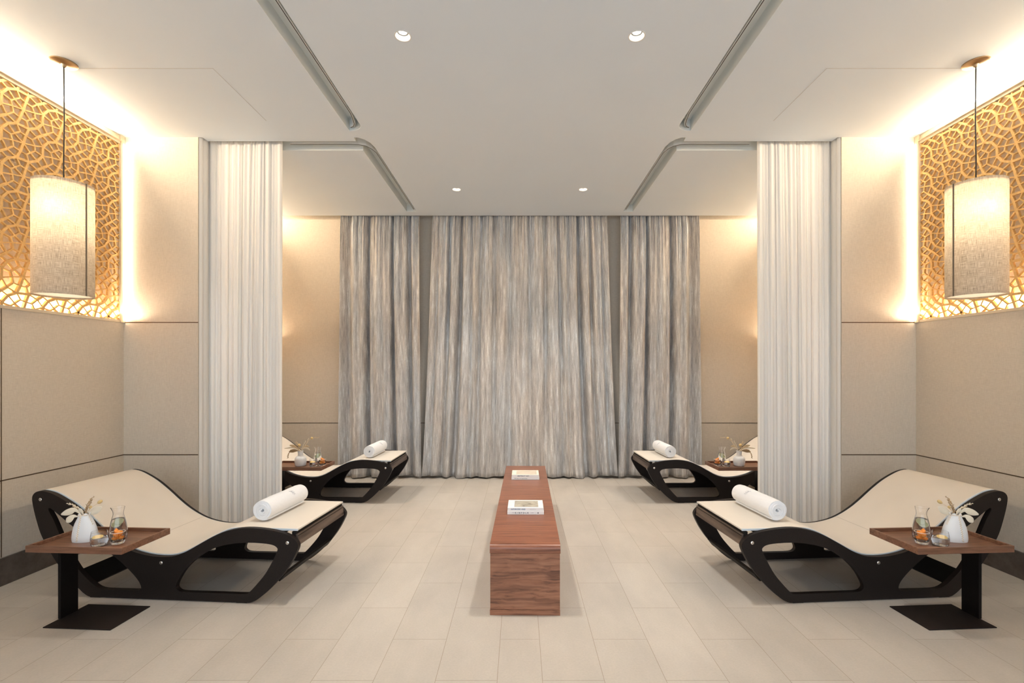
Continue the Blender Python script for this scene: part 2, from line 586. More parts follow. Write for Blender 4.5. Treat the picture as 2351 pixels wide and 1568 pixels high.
# ================================================================ THE SETTING
Y0 = -2.2
box('floor', (-3.62, Y0, -0.05), (3.62, YB + 0.1, 0), M['floor'], kind='structure')

SX0, SX1 = 1.335, 1.463
def arc(cx, cy, r, a0, a1, n=8):
    return [(cx + r * math.cos(R(a0 + (a1 - a0) * k / n)), cy + r * math.sin(R(a0 + (a1 - a0) * k / n))) for k in range(n + 1)]
def slotA(s):
    p = [(SX1, Y0 + 0.3), (SX0, Y0 + 0.3), (SX0, 4.04)] + [(SX1 - 0.128 * math.cos(R(a)), 4.04 + 0.11 * math.sin(R(a))) for a in range(15, 91, 15)] 
    return [(s * x, y) for x, y in p]
def slotB(s):
    p = [(2.834, 4.262), (2.80, 4.262), (2.80, 4.335), (1.47, 4.335), (1.463, 4.262), (1.425, 4.268), (1.385, 4.30), (1.352, 4.36), (SX0, 4.45), (SX0, 6.26), (SX1, 6.26), (SX1, 4.515), (2.834, 4.515)]
    return [(s * x, y) for x, y in p]
DL = [(s * 0.719, y) for s in (-1, 1) for y in (2.971, 5.49)] + [(-2.78, 5.35), (2.78, 5.35)]
def circ(cx, cy, r, n=24):
    return [(cx + r * math.cos(2 * PI * k / n), cy + r * math.sin(2 * PI * k / n)) for k in range(n)]
holes = [slotA(-1), slotA(1), slotB(-1), slotB(1)] + [circ(x, y, 0.047) for x, y in DL]
outer = [(-3.60, Y0), (3.60, Y0), (3.60, YC), (-3.60, YC)]
finish('ceiling', extrude_poly([outer] + holes, CH, CH + 0.10, 'xy'), M['ceiling'], kind='structure')
# slot roofs and linings
k = 1
for s in (-1, 1):
    for f, nm in ((slotA, 'a'), (slotB, 'b')):
        pl = f(s)
        me = extrude_poly([pl], CH + 0.10, CH + 0.115, 'xy')
        finish('trim_%d' % k, me, M['slot'], kind='structure'); k += 1
        # lining of the slot walls
        vs_, fs = [], []
        cx = sum(p[0] for p in pl) / len(pl)
        n = len(pl)
        for (x, y) in pl:
            vs_ += [(x, y, CH + 0.0005), (x, y, CH + 0.1)]
        for i in range(n):
            j = (i + 1) % n
            fs.append((2 * i, 2 * j, 2 * j + 1, 2 * i + 1))
        me = pydata(vs_, fs)
        o = finish('trim_%d' % k, me, M['slot'], kind='structure'); k += 1
        md = o.modifiers.new('t', 'SOLIDIFY'); md.thickness = 0.0012; md.offset = 0.0
# recess above the grey curtains
box('trim_%d' % k, (-3.6, YC - 0.02, CH + 0.10), (3.6, YB + 0.08, CH + 0.13), M['ceiling'], kind='structure'); k += 1
# access-hatch joints in the side ceilings
for s in (-1, 1):
    xs = sorted((s * 2.086, s * 3.0))
    box('trim_%d' % k, (xs[0], 3.2865, CH - 0.0006), (xs[1], 3.2895, CH + 0.001), M['joint'], kind='structure'); k += 1
    xs = sorted((s * 2.086, s * 2.089))
    box('trim_%d' % k, (xs[0], 3.2895, CH - 0.0006), (xs[1], 3.98, CH + 0.001), M['joint'], kind='structure'); k += 1

# back wall, partitions, side walls
box('wall_back', (-3.62, YB, 0), (3.62, YB + 0.1, CH + 0.13), M['wall'], kind='structure')
for s, nm in ((-1, 'left'), (1, 'right')):
    x0, x1 = sorted((s * 2.834, s * 3.60))
    box('wall_partition_' + nm, (x0, YP, 0), (x1, 4.50, CH), M['wall'], kind='structure')
    # side wall: dado, plain length toward the camera, recessed upper part behind the lattices
    bm = bmesh.new()
    xs = lambda a, b_: sorted((s * a, s * b_))
    def bx(xa, xb, ya, yb, za, zb):
        a, b_ = xs(xa, xb)
        add_box(bm, (a, ya, za), (b_, yb, zb))
    bx(WX, 3.6, Y0, YP, 0, 1.868)
    bx(WX, 3.6, 4.50, YB, 0, 1.868)
    bx(WX, 3.6, Y0, 0.9, 1.868, CH)
    bx(3.565, 3.6, 0.9, YP, 1.868, CH)
    bx(3.565, 3.6, 4.50, YB, 1.868, CH)
    finish('wall_' + nm, bm_me(bm, False), M['wall'], kind='structure')
    # bronze reveal lines
    t = []
    for z in (0.7056, 1.8715):
        a, b_ = xs(2.834, 3.488)
        t.append(((a, YP - 0.0015, z - 0.004), (b_, YP + 0.001, z + 0.004)))
    a, b_ = xs(3.4885, 3.491)
    t.append(((a, 0.2, 0.7016), (b_, YP - 0.001, 0.7096)))
    t.append(((a, 3.250, 0.19), (b_, 3.256, 1.868)))
    for lo, hi in t:
        box('trim_%d' % k, lo, hi, M['trim_dark'], kind='structure'); k += 1
    a, b_ = xs(1.3, 3.47)
    box('trim_%d' % k, (a, YB - 0.0015, 0.724), (b_, YB + 0.001, 0.732), M['trim_dark'], kind='structure'); k += 1
    # skirting
    a, b_ = xs(3.476, 3.4905)
    bm = bmesh.new()
    add_box(bm, (a, Y0, 0), (b_, YP - 0.001, 0.186))
    add_box(bm, (a, 4.501, 0), (b_, YB - 0.001, 0.186))
    finish('baseboard_' + nm, bm_me(bm, False), M['skirting'], kind='structure')

# ================================================================ LATTICE PANELS
LV = dict(S=(3.4014, 3.2833), a=(3.4809, 3.3006), P=(3.541, 3.3211), b=(3.4841, 3.2654), c=(3.4493, 3.2362), d=(3.4229, 3.2146),
          e=(3.3802, 3.2175), h=(3.5377, 3.2527), g=(3.5002, 3.1998), f=(3.4384, 3.1657), i=(3.3560, 3.1641), j=(3.298, 3.1366),
          q=(3.61, 3.2713), r=(3.6169, 3.2299), t=(3.5743, 3.1941), u=(3.5361, 3.1647), v=(3.4986, 3.1363), w=(3.4619, 3.1011),
          n=(3.4183, 3.1085), c2=(3.6255, 3.3241), b2=(3.6623, 3.3542), d2=(3.5998, 3.3051))
T1, T2 = (0.282, 0.0), (0.0, -0.2355)
LE = [('S', 'a', 0, 0, 0), ('a', 'P', 0, 0, 0), ('a', 'b', 0, 0, 0), ('b', 'c', 0, 0, 0), ('c', 'd', 0, 0, 0), ('S', 'c', 0, 0, 0), ('c', 'g', 0, 0, 0),
      ('b', 'h', 0, 0, 0), ('d', 'e', 0, 0, 0), ('d', 'f', 0, 0, 0), ('P', 'h', 0, 0, 1), ('h', 'g', 0, 0, 1), ('g', 'f', 0, 0, 1), ('f', 'i', 0, 0, 1),
      ('i', 'e', 0, 0, 1), ('e', 'S', 0, 0, 1), ('i', 'j', 0, 0, 1), ('j', 'P', -1, 1, 1), ('h', 'q', 0, 0, 0), ('q', 'S', 1, 0, 0), ('q', 'r', 0, 0, 0),
      ('r', 't', 0, 0, 0), ('t', 'u', 0, 0, 1), ('u', 'v', 0, 0, 1), ('v', 'w', 0, 0, 0), ('r', 'e', 1, 0, 0), ('h', 't', 0, 0, 0), ('g', 'u', 0, 0, 0),
      ('u', 'j', 1, 0, 0), ('t', 'i', 1, 0, 0), ('f', 'v', 0, 0, 0), ('f', 'n', 0, 0, 1), ('n', 'S', 0, 1, 1), ('n', 'w', 0, 0, 0), ('w', 'a', 0, 1, 0),
      ('v', 'P', 0, 1, 0), ('c2', 'j', 1, -1, 0), ('c2', 'S', 1, 0, 0), ('d2', 'c2', 0, 0, 0), ('c2', 'b2', 0, 0, 0), ('b2', 'i', 1, -1, 0),
      ('P', 'd2', 0, 0, 0), ('d2', 'q', 0, 0, 0), ('b2', 'n', 1, -1, 0)]
def clip_seg(p, q, lo, hi):
    t0, t1 = 0.0, 1.0
    d = (q[0] - p[0], q[1] - p[1])
    for ax_ in (0, 1):
        if abs(d[ax_]) < 1e-9:
            if p[ax_] < lo[ax_] or p[ax_] > hi[ax_]: return None
            continue
        ta, tb = (lo[ax_] - p[ax_]) / d[ax_], (hi[ax_] - p[ax_]) / d[ax_]
        if ta > tb: ta, tb = tb, ta
        t0, t1 = max(t0, ta), min(t1, tb)
    if t0 >= t1: return None
    return ((p[0] + d[0] * t0, p[1] + d[1] * t0), (p[0] + d[0] * t1, p[1] + d[1] * t1))

def make_lattice(ya, yb, label):
    za, zb = 1.868, CH - 0.028
    root = thing('lattice_panel', label, 'wall panel', (-WX, ya, za), 0, 'carved lattice panels')
    L, Hh = yb - ya, zb - za
    # frame: deep border, the upper rail stepped
    bm = bmesh.new()
    add_box(bm, (-0.07, L - 0.042, 0), (0.016, L, Hh + 0.0275))              # upright beside the corner
    add_box(bm, (-0.07, 0, 0), (0.016, 0.04, Hh))
    add_box(bm, (-0.07, 0.04, 0.0), (0.006, L - 0.042, 0.022))      # bottom rail
    add_box(bm, (-0.07, 0.04, Hh - 0.052), (0.008, L - 0.042, Hh - 0.030))   # top rail
    add_box(bm, (-0.07, 0.04, Hh - 0.030), (0.026, L - 0.042, Hh - 0.026))
    add_box(bm, (-0.07, 0.04, Hh - 0.026), (0.0, L - 0.042, Hh + 0.027))
    finish('frame', bm_me(bm, False), M['frame_cream'], root, bevel=0.0015)
    box('backing', (-0.0745, 0.04, 0.022), (-0.070, L - 0.042, Hh - 0.052), M['backing'], root)
    box('led_strip', (-0.069, 0.045, 0.0225), (-0.030, L - 0.045, 0.026), M['led'], root)
    # carved screen
    lo, hi = (ya + 0.036, za + 0.018), (yb - 0.038, zb - 0.048)
    vs_, fs = [], []
    bars = []
    i0, i1 = int((ya - 3.7) / T1[0]) - 2, int((yb - 3.3) / T1[0]) + 2
    oy = 0.0 if ya < 3 else 0.11
    for a in range(i0, i1 + 1):
        for b_ in range(-3, 8):
            for (p, q, da, db, th) in LE:
                pp = (LV[p][0] + a * T1[0] + oy, LV[p][1] + b_ * T2[1])
                qq = (LV[q][0] + (a + da) * T1[0] + oy, LV[q][1] + (b_ + db) * T2[1])
                c = clip_seg(pp, qq, lo, hi)
                if c: bars.append((c, th))
    for n_, (((y1, z1), (y2, z2)), th) in enumerate(bars):
        dx, dz = y2 - y1, z2 - z1
        ln = math.hypot(dx, dz)
        if ln < 0.003: continue
        w_ = (0.0082 if th else 0.0046)
        e = w_ * 0.75
        ux, uz = dx / ln, dz / ln
        ax0, az0 = y1 - ux * e, z1 - uz * e
        ax1, az1 = y2 + ux * e, z2 + uz * e
        px, pz = -uz * w_, ux * w_
        x_f = 0.0 - (n_ % 7) * 0.00012 - (0 if th else 0.0009)
        x_b = -0.018
        base = len(vs_)
        for (yy_, zz_) in ((ax0 + px, az0 + pz), (ax1 + px, az1 + pz), (ax1 - px, az1 - pz), (ax0 - px, az0 - pz)):
            vs_.append((x_f, yy_ - ya, zz_ - za)); vs_.append((x_b, yy_ - ya, zz_ - za))
        B = base
        fs += [(B, B + 6, B + 4, B + 2), (B + 1, B + 3, B + 5, B + 7), (B, B + 2, B + 3, B + 1), (B + 2, B + 4, B + 5, B + 3), (B + 4, B + 6, B + 7, B + 5), (B + 6, B, B + 1, B + 7)]
    me = pydata(vs_, fs)
    bm = bmesh.new(); bm.from_mesh(me); bpy.data.meshes.remove(me)
    finish('screen', bm_me(bm), M['gold'], root)
    return root
lat1 = make_lattice(0.9, YP - 0.002, 'gilded openwork lattice panel in a cream frame, upper left wall behind the pendant lamp')
mirror(lat1, 'gilded openwork lattice panel in a cream frame, upper right wall behind the pendant lamp')
lat2 = make_lattice(4.502, YB - 0.002, 'gilded openwork lattice panel hidden behind the left white sheer curtain')
mirror(lat2, 'gilded openwork lattice panel hidden behind the right white sheer curtain')

# ================================================================ CURTAINS
def curtain_mesh(prof, x0t, x1t, x0b, x1b, zt, zb, nx, nz, hem):
    """prof(t, h)-> (dx, dy): t along the width 0..1, h = 0 bottom .. 1 top"""
    vs_, fs = [], []
    for iz in range(nz + 1):
        h = iz / nz
        for ix in range(nx + 1):
            t = ix / nx
            sp = h ** 0.75
            xa = x0b + (x0t - x0b) * sp
            xb = x1b + (x1t - x1b) * sp
            dx, dy = prof(t, h)
            z0_ = zb + hem(t)
            vs_.append((xa + (xb - xa) * t + dx, dy, z0_ + (zt - z0_) * h))
    for iz in range(nz):
        for ix in range(nx):
            a = iz * (nx + 1) + ix
            fs.append((a, a + 1, a + nx + 2, a + nx + 1))
    me = pydata(vs_, fs)
    uvl = me.uv_layers.new(name='uv')
    width = (x1b - x0b) * 1.9
    for lp in me.loops:
        vi = lp.vertex_index
        uvl.data[lp.index].uv = (width * (vi % (nx + 1)) / nx, zb + (zt - zb) * (vi // (nx + 1)) / nz)
    return me

def folds(seed, valleys, width, rip=0.012):
    """valleys: (t, depth, sigma) grooves turning back toward the wall between the broad lobes"""
    rnd = random.Random(seed)
    hp = [rnd.uniform(0, 6.28) for _ in range(16)]
    def f(t, h):
        fade = 1.0 - 0.35 * max(0, h - 0.55) / 0.45
        y = -0.055
        if h > 0.93: y += 0.03 * (h - 0.93) / 0.07
        for k_, (tv, dp, sg) in enumerate(valleys):
            d_ = t - tv - 0.018 * math.sin(2.6 * h + hp[k_ % 8]) * min(1, 4 * tv * (1 - tv))
            y += dp * fade * math.exp(-abs(d_ * width / (sg * (1.15 - 0.35 * h))) ** 2.2)
        y += rip * math.sin(2 * PI * t * width / 0.19 + hp[8] + 0.8 * math.sin(2 * h)) + 0.6 * rip * math.sin(2 * PI * t * width / 0.105 + hp[9] + h)
        if h > 0.72:
            g = ((h - 0.72) / 0.28) ** 1.3
            y += g * (0.010 * math.sin(2 * PI * t * width / 0.043 + 2.5 * math.sin(t * width * 21)) + 0.007 * math.sin(2 * PI * t * width / 0.021 + hp[2]))
        y = min(y, 0.09)
        dx = 0.008 * math.sin(2.2 * h + hp[3]) * math.sin(PI * t)
        return dx, y
    return f

def grey_curtain(name, x0t, x1t, x0b, x1b, y, valleys, seed, nx, label):
    w = x1b - x0b
    rnd = random.Random(seed)
    hp = rnd.uniform(0, 6)
    hem = lambda t: 0.012 * math.sin(t * w * 5.5 + hp) + 0.008 * math.sin(t * w * 13 + hp)
    me = curtain_mesh(folds(seed, valleys, w), x0t, x1t, x0b, x1b, CH + 0.09, 0.026, nx, 60, hem)
    root = thing('curtain', label, 'curtain', (0, y, 0), 0, 'grey jacquard curtains on the back wall')
    o = finish('cloth', me, M['jacquard'], root, smooth=80)
    md = o.modifiers.new('t', 'SOLIDIFY'); md.thickness = 0.0016
    a = x0t + 0.005; b_ = x1t - 0.005
    box('heading_tape', (a, 0.012, CH + 0.02), (b_, 0.016, CH + 0.085), M['jacquard'], root)
    return root
cu = grey_curtain('grey_curtain', -2.39, -1.345, -2.43, -1.315, 6.505, [(0.10, 0.085, 0.055), (0.36, 0.15, 0.034), (0.52, 0.03, 0.03), (0.67, 0.15, 0.028), (0.87, 0.12, 0.036)], 11, 340, 'narrow silver-grey streaked curtain on the back wall, left of the wide one')
mirror(cu, 'narrow silver-grey streaked curtain on the back wall, right of the wide one')
# the wide one is symmetrical about the middle of the room
def sym_center():
    w = 2.634
    base = folds(23, [(0.07, 0.05, 0.03), (0.19, 0.09, 0.03), (0.315, 0.15, 0.038), (0.45, 0.03, 0.03), (0.56, 0.05, 0.035), (0.73, 0.045, 0.04), (0.90, 0.05, 0.035)], w / 2, 0.010)
    def prof(t, h):
        if t < 0.5:
            return base(t * 2, h)
        dx, y = base((1 - t) * 2, h)
        return -dx, y
    hem = lambda t: 0.014 * math.sin(abs(t - 0.5) * 13 + 1.0) + 0.009 * math.sin(abs(t - 0.5) * 33)
    me = curtain_mesh(prof, -1.163, 1.163, -1.315, 1.315, CH + 0.09, 0.026, 640, 60, hem)
    root = thing('curtain', 'wide silver-grey streaked curtain in the middle of the back wall', 'curtain', (0, 6.505, 0), 0, 'grey jacquard curtains on the back wall')
    o = finish('cloth', me, M['jacquard'], root, smooth=80)
    md = o.modifiers.new('t', 'SOLIDIFY'); md.thickness = 0.0016
    box('heading_tape', (-1.158, 0.012, CH + 0.02), (1.158, 0.016, CH + 0.085), M['jacquard'], root)
sym_center()

# white sheers gathered against the partitions
rnd = random.Random(5)
NP = 19
pl_w = [rnd.uniform(0.6, 1.5) for _ in range(NP)]
tot = sum(pl_w); acc = 0; pe = [0]
for w_ in pl_w:
    acc += w_ / tot; pe.append(acc)
pa = [rnd.uniform(0.5, 1.2) for _ in range(NP)]
pp_ = [rnd.uniform(0, 6) for _ in range(NP)]
def sheer_prof(t, h):
    drift = 0.03 * math.sin(PI * t) * (h ** 2) * math.sin(2.5 * t + 0.5)
    for i in range(NP):
        if t <= pe[i + 1] or i == NP - 1: break
    s_ = min(1, max(0, (t - pe[i]) / (pe[i + 1] - pe[i])))
    y = -0.038 * pa[i] * (math.sin(PI * s_) ** 0.9) + 0.006 * math.sin(6 * PI * s_ + pp_[i] + h * 2)
    dx = -0.016 * math.sin(2 * PI * s_) * pa[i] + 0.006 * math.sin(3 * h + pp_[i]) * math.sin(PI * t)
    if t < 0.07:
        y = y * (t / 0.07) - (1 - t / 0.07) * 0.1745
        dx = -t * 0.667 + 0.016 * abs(math.sin(t / 0.07 * PI * 2.5)) ** 0.7
        return dx, y
    return dx + drift - 0.04 * max(0, 1 - (t - 0.07) / 0.2), y
me = curtain_mesh(sheer_prof, -2.8325, -2.178, -2.8325, -2.188, CH + 0.088, 0.012, 420, 50, lambda t: 0.0)
root = thing('sheer_curtain', 'white sheer curtain gathered in folds against the left partition, hanging from the ceiling slot', 'curtain', (0, 4.437, 0), 0, 'white sheers beside the loungers')
# keep the cloth clear of the partition end
for v in me.vertices:
    if v.co.x < -2.829: v.co.x = -2.829 + (v.co.x + 2.829) * 0.02
o = finish('cloth', me, M['voile'], root, smooth=80)
mirror(root, 'white sheer curtain gathered in folds against the right partition, hanging from the ceiling slot')

# curtain rails in the ceiling slots
def rail(pts, label_l, label_r):
    root = thing('curtain_rail', label_l, 'curtain rail', (pts[0][0], pts[0][1], CH + 0.016), 0, 'curtain rails in the ceiling slots')
    P0 = Vector((pts[0][0], pts[0][1], 0))
    q = [Vector((x, y, 0)) - P0 for x, y in pts]
    def ribbon(w0, w1, z0, z1, mat, nm):
        vs_, fs = [], []
        for i, p in enumerate(q):
            t = (q[min(i + 1, len(q) - 1)] - q[max(i - 1, 0)]).normalized()
            nrm = Vector((t.y, -t.x, 0))
            for (w_, z_) in ((w0, z0), (w1, z0), (w1, z1), (w0, z1)):
                vs_.append(tuple(p + nrm * w_ + Vector((0, 0, z_))))
        for i in range(len(q) - 1):
            a, b_ = 4 * i, 4 * i + 4
            for k_ in range(4):
                fs.append((a + k_, a + (k_ + 1) % 4, b_ + (k_ + 1) % 4, b_ + k_))
        fs.append((0, 1, 2, 3)); fs.append(tuple(4 * (len(q) - 1) + j for j in (3, 2, 1, 0)))
        me_ = pydata(vs_, fs)
        bm_ = bmesh.new(); bm_.from_mesh(me_); bpy.data.meshes.remove(me_)
        finish(nm, bm_me(bm_), mat, root)
    ribbon(-0.008, 0.008, 0.0, 0.022, M['white_alu'], 'rail_body')
    ribbon(-0.0025, 0.0025, -0.002, 0.0, M['dark_gap'], 'glide_groove')
    ribbon(-0.0012, 0.0012, 0.022, 0.0838, M['white_alu'], 'hanger')
    bm_ = bmesh.new()
    for i in range(1, 4):
        p = q[0].lerp(q[-1], 0.0)
    return root
railA = [(-1.364, Y0 + 0.4), (-1.364, 1.0), (-1.364, 2.5), (-1.364, 3.9), (-1.379, 4.0), (-1.39, 4.06), (-1.41, 4.10), (-1.44, 4.12)]
r = rail(railA, 'white curtain rail recessed in the near left ceiling slot', '')
mirror(r, 'white curtain rail recessed in the near right ceiling slot')
railB = [(-2.10, 4.425), (-1.9, 4.425), (-1.56, 4.425), (-1.48, 4.43), (-1.42, 4.46), (-1.385, 4.52), (-1.364, 4.6), (-1.364, 5.5), (-1.364, 6.22)]
r = rail(railB, 'white curved curtain rail in the far left ceiling slot carrying the left sheer', '')
mirror(r, 'white curved curtain rail in the far right ceiling slot carrying the right sheer')

# ================================================================ LAMPS
pend = thing('pendant_lamp', 'tall linen drum pendant lamp hanging on a black cord over the left foreground lounger', 'pendant lamp', (-3.045, 3.228, CH), 0, 'linen drum pendants')
finish('canopy', lathe_me([(0.0, 0.0), (0.074, 0.0), (0.074, -0.006), (0.068, -0.010), (0.016, -0.014), (0.010, -0.030), (0.0, -0.031)], 40), M['bronze'], pend, smooth=40)
bm = bmesh.new(); tube_bm(bm, [(0, 0, -0.028), (0.002, 0.001, -0.4), (-0.001, 0, -0.65), (0, 0, -0.815)], 0.0038, 10)
finish('cord', bm_me(bm), M['cord'], pend, smooth=60)
SR, ZT, ZBm = 0.158, -0.812, -1.560
sh = finish('lamp_shade', lathe_me([(SR, ZBm), (SR, ZT), (SR - 0.003, ZT), (SR - 0.003, ZBm)], 96, close=True), M['shade'], pend, smooth=40)
# overlapping seam of the cloth
sa = R(-3)
vs_, fs = [], []
for i in range(5):
    a = sa + R(-2.0 + i * 1.0)
    for z in (ZBm, ZT):
        vs_.append(((SR + 0.0008) * math.cos(a), (SR + 0.0008) * math.sin(a), z))
for i in range(4):
    fs.append((2 * i, 2 * i + 2, 2 * i + 3, 2 * i + 1))
o = finish('seam', pydata(vs_, fs), P('shade_seam', (0.16, 0.125, 0.09), 0.9), sh)
md = o.modifiers.new('t', 'SOLIDIFY'); md.thickness = 0.001
finish('diffuser', lathe_me([(0.0, ZBm + 0.012), (SR - 0.004, ZBm + 0.012), (SR - 0.004, ZBm + 0.015), (0.0, ZBm + 0.015)], 64), M['diffuser'], pend, smooth=40)
bm = bmesh.new()
for k_ in range(3):
    a = R(30 + 120 * k_)
    tube_bm(bm, [(0, 0, ZT - 0.03), ((SR - 0.003) * math.cos(a), (SR - 0.003) * math.sin(a), ZT - 0.012)], 0.002, 6)
tube_bm(bm, [(0, 0, ZT), (0, 0, ZT - 0.12)], 0.016, 12)
finish('lamp_holder', bm_me(bm), M['bronze'], pend, smooth=50)
bm = bmesh.new(); blob_bm(bm, (0, 0, ZT - 0.17), (0.03, 0.03, 0.045), sub=3)
finish('bulb', bm_me(bm), M['bulb'], pend, smooth=80)
finish('unseen_top_disc', lathe_me([(0.0, ZT - 0.020), (SR - 0.004, ZT - 0.020), (SR - 0.004, ZT - 0.017), (0.0, ZT - 0.017)], 64), M['diffuser'], pend, smooth=40)  # unseen disc added to smooth the lamp's glow on the ceiling
pl = lamp('pendant_light', 'POINT', (0.03, -0.075, ZT - 0.19), P_PEND, (1.0, 0.92, 0.80), parent=pend, shadow_soft_size=0.03)
mirror(pend, 'tall linen drum pendant lamp hanging on a black cord over the right foreground lounger')
pf = moved(pend, (-3.045, 5.46, CH), 0, 'tall linen drum pendant lamp, unseen, added behind the left white sheer curtain to light the far bay')
for c_ in [x for x in bpy.data.objects if x.parent == pf and x.type == 'LIGHT']:
    c_.data = c_.data.copy(); c_.data.energy = P_PEND * 5  # unseen far pendants, added and boosted to light the far bays
mirror(pf, 'tall linen drum pendant lamp, unseen, added behind the right white sheer curtain to light the far bay')

dl_names = {(-1, 0): 'small white recessed ceiling spotlight, near one on the left', (1, 0): 'small white recessed ceiling spotlight, near one on the right',
            (-1, 1): 'small white recessed ceiling spotlight, far one on the left near the grey curtains', (1, 1): 'small white recessed ceiling spotlight, far one on the right near the grey curtains'}
def downlight(x, y, label):
    root = thing('downlight', label, 'ceiling light', (x, y, CH), 0, 'recessed ceiling spotlights')
    finish('trim_ring', lathe_me([(0.0525, -0.0004), (0.0525, -0.002), (0.046, -0.002), (0.044, 0.0), (0.030, 0.034), (0.028, 0.036), (0.0465, 0.036), (0.0465, -0.0004)], 40, close=True), M['trim_white'], root, smooth=40)
    finish('lens_ring', lathe_me([(0.0275, 0.024), (0.031, 0.024), (0.029, 0.036), (0.0255, 0.036)], 32, close=True), M['lens_ring'], root, smooth=40)
    finish('lens', lathe_me([(0.0, 0.026), (0.026, 0.026), (0.026, 0.034), (0.0, 0.034)], 32), M['lamp_glow'], root, smooth=40)
    lamp('downlight_beam', 'SPOT', (0, 0, -0.010), P_DOWN, (1.0, 0.95, 0.88), parent=root, spot_size=R(82), spot_blend=0.9, shadow_soft_size=0.11)
    return root
for s in (-1, 1):
    for i, y in enumerate((2.971, 5.49)):
        downlight(s * 0.719, y, dl_names[(s, i)])
    downlight(s * 2.78, 5.35, 'unseen recessed ceiling spotlight added above the %s far lounger, behind the sheer, to brighten the far bay' % ('left' if s < 0 else 'right'))  # unseen pair added to brighten the lower far bays

# ================================================================ BENCH
bench = thing('bench', 'long walnut bench with a waterfall top in the middle of the room', 'bench', (0.031, 2.859, 0), R(-0.75))
BL, BW, BH = 2.39, 0.4126, 0.417
bm = bmesh.new()
rr = 0.028
# rounded waterfall top: profile in (y, z)
prof = [(0.0, BH - 0.050)] + [(0.0 + rr - rr * math.cos(R(a)), BH - rr + rr * math.sin(R(a))) for a in range(0, 91, 10)] + [(BL - rr + rr * math.sin(R(a)), BH - rr + rr * math.cos(R(a))) for a in range(0, 91, 10)] + [(BL, BH - 0.050)]
n = len(prof)
vs_ = [(-BW / 2 - 0.003, y, z) for y, z in prof] + [(BW / 2 + 0.003, y, z) for y, z in prof]
fs = [tuple(range(n)), tuple(range(2 * n - 1, n - 1, -1))] + [(i, (i + 1) % n, (i + 1) % n + n, i + n) for i in range(n)]
me = pydata(vs_, fs)
bm.from_mesh(me); bpy.data.meshes.remove(me)
finish('top', bm_me(bm), M['walnut_top'], bench, smooth=30)
# plank joints across the top: fine paler lines
ys = [0.16, 0.34, 0.44, 0.62, 0.86, 1.1, 1.45, 1.8, 2.1]
jm = P('pale_joint', (0.36, 0.17, 0.10), 0.4)
for y in ys:
    box('plank_joint', (-BW / 2, y, BH - 0.0002), (BW / 2, y + 0.0016, BH + 0.0004), jm, bench)
# body of stacked boards
box('end_board', (-BW / 2, 0.001, 0.034), (BW / 2, BL - 0.001, BH - 0.0515), M['walnut'], bench, bevel=0.0006, seg=1)
box('plinth', (-BW / 2 - 0.002, 0.0, 0.0), (BW / 2 + 0.001, BL, 0.0325), M['walnut'], bench, bevel=0.001, seg=1)
box('shadow_gap', (-BW / 2 + 0.004, 0.004, 0.01), (BW / 2 - 0.004, BL - 0.004, BH - 0.06), M['black_lam'], bench)

# ================================================================ BOOKS
def text_mesh(name, body, size, mat, parent, loc, rot, bold=0.0, shear=0.0):
    cu_ = bpy.data.curves.new(name, 'FONT')
    cu_.body = body
    cu_.size = size
    cu_.align_x = 'LEFT'; cu_.align_y = 'CENTER'
    cu_.extrude = 0.00015
    cu_.offset = bold
    cu_.space_character = 1.12
    to = bpy.data.objects.new(name, cu_)
    C.objects.link(to)
    dg = bpy.context.evaluated_depsgraph_get()
    dg.update()
    me_ = bpy.data.meshes.new_from_object(to.evaluated_get(dg))
    bpy.data.objects.remove(to)
    me_.materials.clear()
    return finish(name, me_, mat, parent, loc, rot)

def book(label, loc, rz, w, d, h, cover, kind):
    root = thing('book', label, 'book', loc, rz, 'coffee-table books on the bench')
    t = 0.0022
    bm_ = bmesh.new()
    add_box(bm_, (-w / 2, 0, 0), (w / 2, d, t))
    add_box(bm_, (-w / 2, 0, h - t), (w / 2, d, h))
    add_box(bm_, (-w / 2, 0, t), (w / 2, t, h - t))
    finish('cover', bm_me(bm_, False), cover, root, bevel=0.0006, seg=1)
    box('pages', (-w / 2 + 0.003, t, t), (w / 2 - 0.003, d - 0.003, h - t), M['pages'], root)
    return root
bz = BH + 0.0006
near = (0.0415, 3.459)
fz = R(-0.75)
spine_rot = (R(90), 0, 0)
b1 = book('white coffee-table book lettered KINFOLK, bottom of the nearer pair on the bench', (near[0], near[1], bz), fz, 0.262, 0.212, 0.024, M['paper'], 0)
text_mesh('spine_lettering', 'THE', 0.0085, M['ink_grey'], b1, (-0.096, -0.0003, 0.012), spine_rot, 0.0002)
text_mesh('spine_lettering', 'K I N F O L K', 0.0150, M['ink'], b1, (-0.076, -0.0003, 0.0115), spine_rot, 0.0003)
text_mesh('spine_lettering', 'HOME', 0.0070, M['ink_grey'], b1, (0.036, -0.0003, 0.012), spine_rot, 0.0001)
o = finish('spine_dot', lathe_me([(0, 0), (0.0042, 0), (0.0042, 0.0006), (0, 0.0006)], 20), M['ink'], b1, (0.089, -0.0001, 0.012), (R(90), 0, 0))
b2_ = book('white coffee-table book with a grey photo on its cover, top of the nearer pair', (near[0] - 0.001, near[1] + 0.002, bz + 0.0242), fz, 0.256, 0.208, 0.0235, M['paper'], 1)
text_mesh('spine_lettering', 'INTERIORS AND', 0.0128, M['ink_blue'], b2_, (-0.104, -0.0003, 0.0125), spine_rot, 0.0003)
text_mesh('spine_lettering', 'DECORATION', 0.0062, M['ink_grey'], b2_, (0.032, -0.0003, 0.012), spine_rot)
box('cover_photo', (-0.080, 0.022, 0.0235), (0.092, 0.182, 0.0238), M['photo'], b2_)
bm = bmesh.new()
